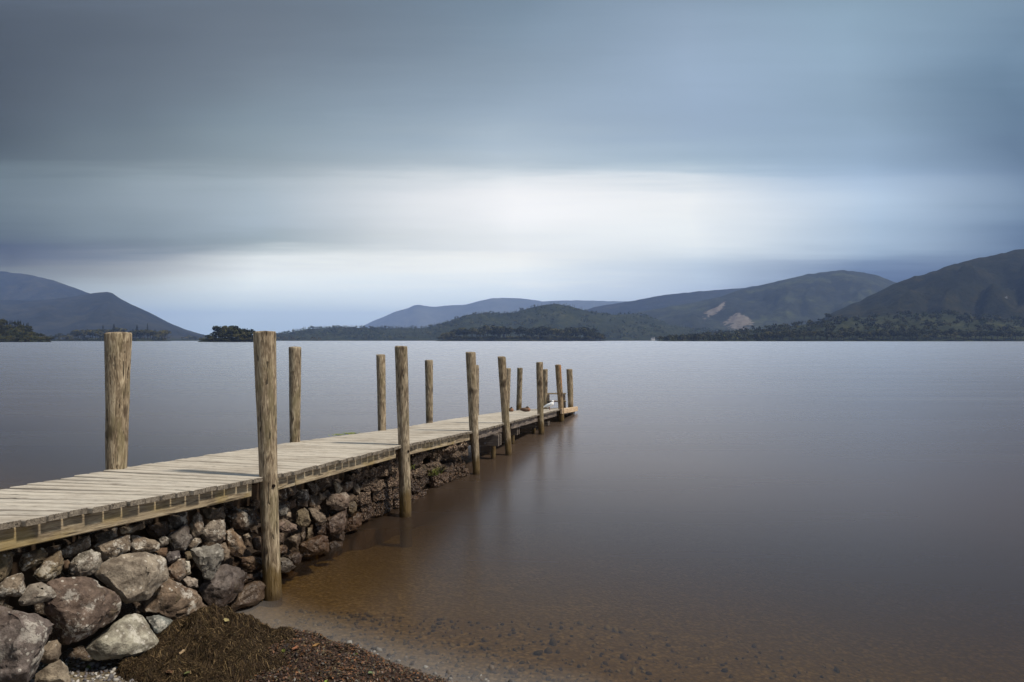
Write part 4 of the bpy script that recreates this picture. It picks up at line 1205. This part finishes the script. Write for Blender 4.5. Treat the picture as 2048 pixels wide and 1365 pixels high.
for i, pts in enumerate(BLOCKS):
    cx = sum(p[0] for p in pts) / len(pts)
    off = lerp(cx, [690, 760, 935], [0.30, 0.24, 0.155])
    g = random.Random(i); k = g.uniform(0.8, 1.25)
    shade = (0.27 * k, 0.21 * k, 0.16 * k)
    px_stone('block', pts, off, 0.22, shade, i + 120, M_block, amp=0.085, target=0.024, parent=mwall, blend=0.85, round_=0.88, grow=1.09, cuts=2)
bm = box_bm(1, 1, 1)
a = edge(6.6, 0.50); b = edge(10.26, 0.50)
bm.free()

# ------------------------------------------------------------------ grass and small plants
def blade_tuft(name, p, n, L, cols, label, cat, spread=0.05, droop=0.5, wdt=0.004, parent=None):
    vs, fs, cs = [], [], []
    for i in range(n):
        a = random.uniform(0, 6.28); l = L * random.uniform(0.5, 1.1); base = Vector((random.gauss(0, spread), random.gauss(0, spread), 0))
        dirv = Vector((math.cos(a), math.sin(a), 0)); sd = Vector((-dirv.y, dirv.x, 0)) * wdt
        c = cols[i % len(cols)]
        k0 = len(vs)
        for t, ww in ((0, 1), (0.4, .9), (0.75, .6), (1, .1)):
            pt = base + dirv * l * droop * t * t + Vector((0, 0, l * t * (1 - 0.35 * droop * t)))
            vs += [pt - sd * ww, pt + sd * ww]; cs += [c, c]
        for k in range(3):
            fs.append((k0 + 2 * k, k0 + 2 * k + 1, k0 + 2 * k + 3, k0 + 2 * k + 2))
    o = pyobj(name, np.array([tuple(v) for v in vs]), np.array(fs), M_attr, None, np.array(cs))
    o.location = p
    return tag(o, label, cat, None, 'stuff' if name == 'deck_weed' else None)
GR = [(0.16, 0.20, 0.04), (0.10, 0.12, 0.03), (0.22, 0.19, 0.08)]
Yt = on_wall(866, 0.12)
blade_tuft('grass_tuft', at(866, 950, Yt), 60, 0.16, GR, 'small straggly grass tuft growing from the masonry wall', 'grass tuft', 0.05, 0.9)
Yt = on_wall(822, 0.15)
blade_tuft('fern_sprig', at(822, 938, Yt), 26, 0.07, GR, 'little green sprig beside the second lake-side post on the masonry', 'plant', 0.03, 0.8)
# moss and weeds on the far edge of the planks
for j, (x, y, wpx, lab) in enumerate(((702, 867.5, 26, 'bright green weed growing at the far edge of the deck planks'), (675, 870, 20, 'thin green weed on the planks, left of the brighter weed'))):
    Y = 9.3
    for _ in range(20):
        z = deck_z(Y - 0.33) + tilt(Y) * 0.9
        Y = (CAMZ - z) * F / (y - HY)
    c = at(x, y, Y)
    blade_tuft('deck_weed', c - Vector((0, 0, 0.003)), 150 if j == 0 else 60, 0.022, [(0.20, 0.26, 0.04), (0.28, 0.30, 0.06), (0.14, 0.17, 0.04)], lab, 'weed', 0.055 if j == 0 else 0.045, 1.4, 0.005)

def sprig(p, s, label):
    vs, fs, cs = [], [], []
    for i in range(9):
        a = i * 2.4; l = s * random.uniform(0.5, 1); z = s * random.uniform(0.3, 1.2)
        dv = Vector((math.cos(a), math.sin(a), 0.2)); sd = Vector((-dv.y, dv.x, 0)) * s * 0.35
        b = Vector((0, 0, z * 0.8)); k0 = len(vs)
        vs += [b, b + dv * l * 0.5 + sd, b + dv * l, b + dv * l * 0.5 - sd]; fs.append((k0, k0 + 1, k0 + 2, k0 + 3))
        c = random.choice([(0.12, 0.20, 0.03), (0.20, 0.27, 0.05)]); cs += [c] * 4
    o = pyobj('seedling', np.array([tuple(v) for v in vs]), np.array(fs), M_attr, None, np.array(cs))
    st = pyobj('stem', [(-.002, 0, 0), (.002, 0, 0), (.001, 0, s), (-.001, 0, s)], [(0, 1, 2, 3)], simple('green_stem', (0.08, 0.12, 0.03)), o)
    o.location = p
    return tag(o, label, 'seedling')
sprig(at(316, 1268, 4.35), 0.035, 'tiny green seedling beside the blue-grey stone')
gp = at(178, 1322, 3.85); gp.z = ground_z(gp.x, gp.y)
sprig(gp, 0.022, 'tiny seedling in the gravel before the cream slab')
gp = at(107, 1357, 3.62); gp.z = ground_z(gp.x, gp.y)
sprig(gp, 0.03, 'tiny seedling in front of the pale tan stone')

# ------------------------------------------------------------------ gravel, weed heap, leaf litter
def bank_h(X, Y):
    dd = shore_d(X, Y) + 0.10 * math.sin(1.7 * X + 0.8) + 0.05 * math.sin(4.1 * X)
    t = min(1.0, max(0.0, (X + 1.80) / 0.12)) * min(1.0, max(0.0, (-0.25 - X) / 1.0))
    e = max(0.0, min(1.0, (dd + 0.02) / 0.10)) * max(0.0, min(1.0, (0.75 - dd) / 0.35))
    return 0.085 * t * e * (1 + 0.5 * mnoise.fractal(Vector((X * 5, Y * 5, 3)), 0.9, 2, 4))
LOBES = [(-1.86, 4.27, 0.36, 0.215), (-1.60, 3.98, 0.23, 0.165), (-2.02, 3.97, 0.24, 0.10), (-1.42, 4.10, 0.22, 0.09), (-1.75, 3.80, 0.25, 0.08), (-1.5, 4.35, 0.22, 0.09)]
def heap_h(X, Y):
    z = 0.0
    for (cx, cy, r, h) in LOBES:
        rr = ((X - cx) ** 2 + (Y - cy) ** 2) / (r * r)
        if rr < 1.6:
            z = max(z, h * max(0.0, 1 - rr) ** 0.55)
    if z > 0:
        z *= 1 + 0.42 * mnoise.fractal(Vector((X * 6, Y * 6, 1)), 0.9, 2, 4)
        z += 0.032 * mnoise.noise(Vector((X * 17, Y * 17, 5))) * min(1, z / 0.05)
    return z
def patch(fn, x0, x1, y0, y1, st, name, mat, label, cat):
    nxp = int((x1 - x0) / st); nyp = int((y1 - y0) / st)
    idx, vs, fs = {}, [], []
    H = [[fn(x0 + i * st, y0 + j * st) for i in range(nxp)] for j in range(nyp)]
    for j in range(nyp):
        for i in range(nxp):
            nb_ = max(H[jj][ii] for jj in range(max(0, j - 1), min(nyp, j + 2)) for ii in range(max(0, i - 1), min(nxp, i + 2)))
            if nb_ > 0.004:
                X, Y = x0 + i * st, y0 + j * st
                idx[i, j] = len(vs); vs.append((X, Y, ground_z(X, Y) + H[j][i] - (0.012 if H[j][i] < 0.004 else 0)))
    for j in range(nyp - 1):
        for i in range(nxp - 1):
            k = [(i, j), (i + 1, j), (i + 1, j + 1), (i, j + 1)]
            if all(q in idx for q in k): fs.append(tuple(idx[q] for q in k))
    o = pyobj(name, np.array(vs), np.array(fs), mat, smooth=True)
    return o
M_weed = simple('rotting_weed', (0.040, 0.026, 0.014), 0.9, 0.15, 0, 0.6, 40)
M_litter = simple('dark_litter', (0.035, 0.019, 0.012), 0.8, 0.3, 0, 0.6, 60)
hp = patch(heap_h, -2.4, -1.1, 3.4, 4.8, 0.022, 'weed_heap', M_weed, '', '')
tag(hp, 'brown matted heap of dead water weed on the beach below the boulders', 'weed heap', None, 'stuff')
# fibres of the heap: thin bent strips lying over its surface
ns = 30000
vs = np.zeros((ns * 6, 3)); cs = np.zeros((ns * 6, 3)); k = 0
while k < ns:
    X, Y = random.uniform(-2.4, -1.1), random.uniform(3.45, 4.75)
    h0 = heap_h(X, Y)
    if h0 < 0.006 or h0 < bank_h(X, Y): continue
    a = random.gauss(0.0, 0.8) + 2.2 * mnoise.noise(Vector((X * 7, Y * 7, 9))); l = random.uniform(0.015, 0.07); b = random.gauss(0, 1.9)
    wv = random.uniform(0.0006, 0.0014)
    cc = random.choice([(0.045, 0.028, 0.015), (0.075, 0.047, 0.024), (0.028, 0.017, 0.010), (0.022, 0.014, 0.008), (0.22, 0.15, 0.075) if random.random() < 0.75 else (0.04, 0.026, 0.014), (0.07, 0.045, 0.02), (0.05, 0.036, 0.016), (0.03, 0.019, 0.01)])
    pt = np.array([X, Y]); 
    for s_ in range(3):
        hz = heap_h(pt[0], pt[1])
        z = ground_z(pt[0], pt[1]) + (hz if hz > 0 else 0) + random.uniform(0.0, 0.012) + (0.006 if s_ == 1 else 0)
        nvec = np.array([-math.sin(a), math.cos(a)]) * wv
        vs[k * 6 + 2 * s_] = (pt[0] + nvec[0], pt[1] + nvec[1], z); vs[k * 6 + 2 * s_ + 1] = (pt[0] - nvec[0], pt[1] - nvec[1], z + wv * random.uniform(-1, 1))
        cs[k * 6 + 2 * s_] = cc; cs[k * 6 + 2 * s_ + 1] = cc
        pt = pt + np.array([math.cos(a), math.sin(a)]) * l / 2; a += b
    k += 1
ii = np.arange(ns) * 6
fs = np.concatenate([np.stack([ii, ii + 1, ii + 3, ii + 2], 1), np.stack([ii + 2, ii + 3, ii + 5, ii + 4], 1)])
fb = pyobj('weed_fibres', vs, fs, M_attr, hp, cs); fb['kind'] = 'stuff'

lb = patch(bank_h, -1.85, 0.1, 3.2, 5.0, 0.03, 'litter_bank', M_litter, '', '')
tag(lb, 'dark bank of wet leaf litter along the waterline', 'leaf litter', None, 'stuff')
def flakes(n, region, hfun, smin, smax, pal, lift, name, parent, mat):
    vs, fs, cs = [], [], []
    while len(fs) < n:
        X, Y = random.uniform(*region[0]), random.uniform(*region[1])
        h0 = hfun(X, Y)
        if h0 is None: continue
        s = random.uniform(smin, smax); a = random.uniform(0, 6.28)
        nrm = Vector((random.gauss(0, 0.45), random.gauss(0, 0.45), 1)).normalized()
        u = nrm.cross(Vector((math.cos(a), math.sin(a), 0))).normalized(); v = nrm.cross(u)
        c = Vector((X, Y, ground_z(X, Y) + h0 + random.uniform(0, lift)))
        k0 = len(vs); col = random.choice(pal); kk = random.uniform(0.7, 1.2)
        vs += [c - u * s, c - v * s * 0.5, c + u * s * 0.9, c + v * s * 0.55]; cs += [tuple(q * kk for q in col)] * 4
        fs.append((k0, k0 + 1, k0 + 2, k0 + 3))
    o = pyobj(name, np.array([tuple(v) for v in vs]), np.array(fs), mat, parent, np.array(cs))
    o['kind'] = 'stuff'
    return o
def hb(X, Y):
    h = bank_h(X, Y)
    return h if h > 0.002 and heap_h(X, Y) < h else None
flakes(13000, ((-1.85, 0.0), (3.2, 5.0)), hb, 0.004, 0.013, [(0.05, 0.026, 0.015), (0.03, 0.017, 0.011), (0.09, 0.04, 0.02), (0.06, 0.035, 0.015), (0.17, 0.075, 0.03), (0.11, 0.08, 0.04), (0.04, 0.03, 0.015), (0.02, 0.012, 0.009)], 0.016, 'litter_flakes', lb, M_attr_wet)

def stray(X, Y):
    dd = shore_d(X, Y)
    if bank_h(X, Y) > 0.012 or heap_h(X, Y) > 0.004 or ground_z(X, Y) < 0.002: return None
    return 0.002 if random.random() < math.exp(-((dd - 0.35) / 0.5) ** 2) * 0.8 else None
flakes(2600, ((-2.6, 0.2), (3.1, 4.9)), stray, 0.004, 0.014, [(0.05, 0.026, 0.015), (0.03, 0.017, 0.011), (0.09, 0.045, 0.022), (0.12, 0.085, 0.045)], 0.006, 'stray_flakes', lb, M_attr_wet)
def pebbles(n, ok, name, label, parent=None, smin=0.004, smax=0.012, far=(0.6, 4.9), tone=1.0):
    t = (1 + 5 ** .5) / 2
    iv = np.array([(-1, t, 0), (1, t, 0), (-1, -t, 0), (1, -t, 0), (0, -1, t), (0, 1, t), (0, -1, -t), (0, 1, -t), (t, 0, -1), (t, 0, 1), (-t, 0, -1), (-t, 0, 1)]) / 1.9
    it = np.array([(0, 11, 5), (0, 5, 1), (0, 1, 7), (0, 7, 10), (0, 10, 11), (1, 5, 9), (5, 11, 4), (11, 10, 2), (10, 7, 6), (7, 1, 8), (3, 9, 4), (3, 4, 2), (3, 2, 6), (3, 6, 8), (3, 8, 9), (4, 9, 5), (2, 4, 11), (6, 2, 10), (8, 6, 7), (9, 8, 1)])
    V, Fc, Cl = [], [], []
    c = 0
    while c < n:
        X, Y = random.uniform(-3.4, far[0]), random.uniform(2.6, far[1])
        if not ok(X, Y): continue
        s = random.uniform(smin, smax) * (1.8 if random.random() < 0.06 else 1)
        Mx = np.array(Matrix.Rotation(random.uniform(0, 6.28), 3, (random.random(), random.random(), random.random() + .01)))
        v = (iv * rng.uniform(0.75, 1.2, (12, 1)) * s * np.array([[1.25, 1, 0.7]])) @ Mx.T + np.array([[X, Y, ground_z(X, Y) + s * 0.3]])
        V.append(v); Fc.append(it + c * 12)
        col = random.choice([(0.17, 0.16, 0.155), (0.10, 0.095, 0.10), (0.30, 0.28, 0.26), (0.22, 0.18, 0.15), (0.13, 0.12, 0.125), (0.42, 0.40, 0.37)])
        Cl.append(np.repeat(np.array([col]) * tone, 12, 0)); c += 1
    o = pyobj(name, np.concatenate(V), np.concatenate(Fc), M_attr, parent, np.concatenate(Cl))
    return tag(o, label, 'gravel', None, 'stuff')
pebbles(9000, lambda X, Y: ground_z(X, Y) > 0.004 and heap_h(X, Y) < 0.02 and bank_h(X, Y) < 0.05, 'gravel', 'loose grey gravel between the boulders and the weed')

pebbles(1500, lambda X, Y: random.random() < math.exp(min(0, shore_d(X, Y) + 0.3) * 1.6) and shore_d(X, Y) < 0.12 and X > -1.7 and bank_h(X, Y) < 0.02, 'gravel', 'larger wet pebbles in the shallows along the waterline', None, 0.006, 0.018, (2.4, 5.2), 0.5)
# single fallen leaves and sticks
def leaf_me(seed):
    g = random.Random(seed)
    bm = bmesh.new()
    L = 1.0
    c = [bm.verts.new((L * t, 0, -0.10 * math.sin(3 * t))) for t in (0, .25, .5, .75, 1)]
    for s in (-1, 1):
        o_ = [bm.verts.new((L * t, s * ww * (1 + g.uniform(-.2, .2)), 0.09 + g.uniform(-.04, .08))) for t, ww in ((.18, .20), (.5, .33), (.8, .20))]
        bm.faces.new((c[0], o_[0], c[1])); bm.faces.new((c[1], o_[0], o_[1], c[2])); bm.faces.new((c[2], o_[1], o_[2], c[3])); bm.faces.new((c[3], o_[2], c[4]))
    me = bpy.data.meshes.new('fallen_leaf'); bm.to_mesh(me); bm.free()
    return me
def surf(x, y):
    """ground or heap or bank point under a photo pixel"""
    dr = at(x, y, 1.0) - Vector((0, 0, CAMZ))
    t = 3.0
    while t < 6:
        p = Vector((0, 0, CAMZ)) + dr * t
        if p.z <= ground_z(p.x, p.y) + max(heap_h(p.x, p.y), bank_h(p.x, p.y)) + 0.008:
            return p
        t += 0.005
    return p
LEAVES = [
 (430, 1240, .05, (0.45, 0.28, 0.17), 'pinkish brown dead leaf on top of the weed heap'),
 (446, 1241, .04, (0.50, 0.42, 0.20), 'yellowish dead leaf on top of the weed heap'),
 (372, 1302, .05, (0.42, 0.30, 0.18), 'tan dead leaf on the front slope of the weed heap'),
 (332, 1346, .05, (0.40, 0.22, 0.13), 'reddish dead leaf at the lower left of the weed heap'),
 (366, 1351, .045, (0.24, 0.26, 0.10), 'dull green leaf low on the weed heap'),
 (584, 1304, .05, (0.40, 0.17, 0.09), 'rust red dead leaf on the litter bank by the weed heap'),
 (622, 1298, .06, (0.46, 0.26, 0.10), 'orange brown dead leaf on top of the litter bank'),
 (565, 1301, .035, (0.20, 0.22, 0.05), 'green leaf beside the rust red one on the litter bank'),
 (708, 1340, .045, (0.44, 0.24, 0.10), 'light brown dead leaf low on the litter bank'),
 (716, 1310, .035, (0.26, 0.30, 0.06), 'bright green leaf at the water edge of the litter bank'),
 (736, 1350, .045, (0.18, 0.24, 0.12), 'grey green leaf in the dark litter bank'),
 (655, 1362, .05, (0.26, 0.34, 0.06), 'fresh green leaf at the bottom edge of the litter bank'),
 (596, 1338, .04, (0.42, 0.27, 0.13), 'tan dead leaf between the weed heap and the litter bank'),
]
LM = [leaf_me(i) for i in range(4)]
for i, (x, y, s, col, lab) in enumerate(LEAVES):
    me = LM[i % 4].copy()
    me.materials.append(simple('dead_leaf', tuple(k_ * 0.62 for k_ in col), 0.7, 0.2, 0, 0.3, 5))
    o = obj('fallen_leaf', me)
    p = surf(x, y)
    o.location = p + Vector((0, 0, 0.006)); o.scale = (s, s, s)
    o.rotation_euler = (random.uniform(-.5, .1) + 0.35, random.uniform(-.3, .3), random.uniform(0, 6.28))
    tag(o, lab, 'leaf', 'fallen leaves on the beach')
def stick(x0, y0, x1, y1, r, label):
    a, b = surf(x0, y0), surf(x1, y1)
    bm = bmesh.new()
    pts = [a.lerp(b, t) + Vector((0, 0, 0.006 + 0.008 * math.sin(5 * t))) for t in (0, .25, .5, .75, 1)]
    for p, q2 in zip(pts[:-1], pts[1:]):
        dv = q2 - p
        bmesh.ops.create_cone(bm, cap_ends=True, segments=6, radius1=r, radius2=r * .85, depth=dv.length * 1.04, matrix=Matrix.Translation((p + q2) / 2) @ dv.to_track_quat('Z', 'Y').to_matrix().to_4x4())
    o = obj('twig', bm, M_bark); tag(o, label, 'twig')
stick(203, 1322, 248, 1330, 0.004, 'thin dark twig lying on the gravel under the cream slab')
stick(213, 1322, 236, 1313, 0.003, 'short reddish twig leaning against the foot of the cream slab')

# ------------------------------------------------------------------ birds
def blob(name, balls, voxel, mat, parent):
    bm = bmesh.new()
    for (c, s, rot) in balls:
        Mx = Matrix.Translation(c) @ Matrix.Rotation(rot, 4, 'Y') @ Matrix.Diagonal((*s, 1))
        bmesh.ops.create_icosphere(bm, subdivisions=3, radius=1, matrix=Mx)
    me = bpy.data.meshes.new(name); bm.to_mesh(me); bm.free()
    o = bpy.data.objects.new(name, me); link(o)
    md = o.modifiers.new('r', 'REMESH'); md.mode = 'VOXEL'; md.voxel_size = voxel; md.use_smooth_shade = True
    ms = o.modifiers.new('s', 'SMOOTH'); ms.iterations = 5; ms.factor = 0.6
    dg = bpy.context.evaluated_depsgraph_get()
    me2 = bpy.data.meshes.new_from_object(o.evaluated_get(dg))
    me2.name = name
    bpy.data.objects.remove(o)
    me2.materials.clear(); me2.materials.append(mat)
    o = bpy.data.objects.new(name, me2); link(o, parent)
    return o
def feather(name, fn):
    m, N = material(name)
    tc = N.n('ShaderNodeTexCoord').outputs['Object']
    x, y, z = N.sep(tc)
    n = N.noise(N.comb(N.m('MULTIPLY', x, 1.0), N.m('MULTIPLY', y, 2.0), N.m('MULTIPLY', z, 2.0)), 55.0, 3, 0.6)
    finish(N, fn(N, x, y, z, n), 0.75, N.bump(n, 0.4, 0.004), 0.2)
    return m
def duck_col(N, x, y, z, n):
    c = N.mix(n, (0.045, 0.026, 0.018), (0.26, 0.165, 0.11))
    c = N.mix(N.step(z, 0.125, 0.155), c, N.mix(n, (0.025, 0.02, 0.016), (0.07, 0.05, 0.035)))   # dark crown of the head
    c = N.mix(N.m('MULTIPLY', N.step(x, 0.07, 0.12), N.step(z, 0.13, 0.11)), c, (0.24, 0.125, 0.075))   # russet breast
    c = N.mix(N.m('MULTIPLY', N.step(x, -0.14, -0.17), 0.7), c, (0.35, 0.30, 0.25))
    return c
M_duck = feather('duck_plumage', duck_col)
M_duckw = feather('duck_wing', lambda N, x, y, z, n: N.mix(n, (0.035, 0.022, 0.016), (0.17, 0.11, 0.075)))
M_bill = simple('bill_horn', (0.20, 0.13, 0.04), 0.5, 0.4)
M_gull = feather('gull_white', lambda N, x, y, z, n: N.mix(n, (0.74, 0.74, 0.74), (0.84, 0.84, 0.83)))
M_gullw = feather('gull_wing', lambda N, x, y, z, n: N.mix(N.step(x, -0.10, -0.15), N.mix(n, (0.36, 0.39, 0.43), (0.48, 0.51, 0.55)), (0.55, 0.57, 0.6)))
M_red = simple('red_legs', (0.22, 0.05, 0.035), 0.5, 0.3)
M_eye = simple('black_eye', (0.01, 0.01, 0.01), 0.2, 0.5)
def cone_part(name, a, b, r1, r2, m, parent, flat=1.0):
    dv = Vector(b) - Vector(a)
    bm = bmesh.new()
    bmesh.ops.create_cone(bm, cap_ends=True, segments=8, radius1=r1, radius2=r2, depth=dv.length)
    bmesh.ops.scale(bm, vec=(1, flat, 1), verts=bm.verts)
    bmesh.ops.transform(bm, matrix=Matrix.Translation((Vector(a) + Vector(b)) / 2) @ dv.to_track_quat('Z', 'Y').to_matrix().to_4x4(), verts=bm.verts)
    return obj(name, bm, m, parent)
def deck_point(x, y):
    Y = 15.0
    for _ in range(40):
        X = (x - CX) / F * Y
        # station and inset of this point on the deck
        s = (Vector((X, Y, 0)) - Vector((A0, 0, 0)))
        off = s.dot(LEFT)
        Yn = Y - LEFT.y * off
        z = deck_z(Yn) + tilt(Yn) * off / WID
        Y = 0.5 * Y + 0.5 * (CAMZ - z) * F / (y - HY)
    return at(x, y, Y)
def duck(p, rz, s, label):
    e = empty('duck', p, rz, label, 'duck', 'birds resting at the jetty end'); e.scale = (s, s, s)
    blob('body', [((0, 0, .065), (.15, .075, .062), 0), ((.09, 0, .07), (.07, .066, .062), 0), ((-.13, 0, .062), (.075, .05, .03), R(8)), ((-.185, 0, .055), (.04, .035, .012), R(6)),
                  ((.085, 0, .115), (.036, .034, .045), R(-12)), ((.06, .004, .145), (.042, .033, .032), R(10))], 0.009, M_duck, e)
    for sd in (-1, 1):
        bm = bmesh.new(); bmesh.ops.create_icosphere(bm, subdivisions=2, radius=1, matrix=Matrix.Translation((-.045, sd * .058, .082)) @ Matrix.Rotation(R(6), 4, 'Y') @ Matrix.Diagonal((.125, .018, .042, 1)))
        for f in bm.faces: f.smooth = True
        obj('wing', bm, M_duckw, e)
    cone_part('bill', (.025, .006, .140), (-.03, .012, .122), .014, .008, M_bill, e, 0.6)
    for sd in (-1, 1):
        bm = bmesh.new(); bmesh.ops.create_icosphere(bm, subdivisions=1, radius=.005, matrix=Matrix.Translation((.062, sd * .033 + .004, .152)))
        obj('eye', bm, M_eye, e)
duck(deck_point(1051, 824), R(-8), 0.74, 'brown duck resting with its head on its back, the one seen whole')
duck(deck_point(1021, 824), R(-60), 0.70, 'brown duck resting partly hidden behind a leaning post')
gp = deck_point(1098.5, 821)
e = empty('gull', gp, R(6), 'white gull with grey wings standing on the deck before the steps', 'gull', 'birds resting at the jetty end'); e.scale = (0.80,) * 3
blob('body', [((0, 0, .15), (.125, .062, .058), R(-22)), ((.075, 0, .185), (.065, .056, .062), R(-40)), ((-.12, 0, .11), (.07, .035, .022), R(-20)), ((-.18, 0, .09), (.045, .03, .009), R(-16)),
              ((.10, 0, .225), (.036, .034, .05), R(0)), ((.105, 0, .268), (.038, .033, .034), 0)], 0.009, M_gull, e)
for sd in (-1, 1):
    bm = bmesh.new(); bmesh.ops.create_icosphere(bm, subdivisions=2, radius=1, matrix=Matrix.Translation((-.045, sd * .054, .15)) @ Matrix.Rotation(R(-24), 4, 'Y') @ Matrix.Diagonal((.13, .016, .036, 1)))
    for f in bm.faces: f.smooth = True
    obj('wing', bm, M_gullw, e)
    cone_part('leg', (0.015, sd * .024, .11), (0.012, sd * .024, 0.006), .005, .004, M_red, e)
    cone_part('foot', (0.0, sd * .024, .005), (0.045, sd * .028, 0.003), .004, .012, M_red, e, 0.3)
    bm = bmesh.new(); bmesh.ops.create_icosphere(bm, subdivisions=1, radius=.005, matrix=Matrix.Translation((.12, sd * .029, .275)))
    obj('eye', bm, M_eye, e)
cone_part('bill', (.138, 0, .264), (.178, 0, .256), .008, .003, M_red, e)

# ------------------------------------------------------------------ haze
m, N = material('haze_air')
pv = N.n('ShaderNodeVolumePrincipled', {'Color': (0.37, 0.55, 1.0, 1), 'Density': AIR, 'Anisotropy': 0.0})
N.n('ShaderNodeOutputMaterial', {'Volume': pv.outputs[0]})
bm = box_bm(30000, 20000, 764, 0, (0, 9000, 378))
hz = obj('haze', bm, m)
tag(hz, 'pale blue air over the lake and fells', kind='stuff')
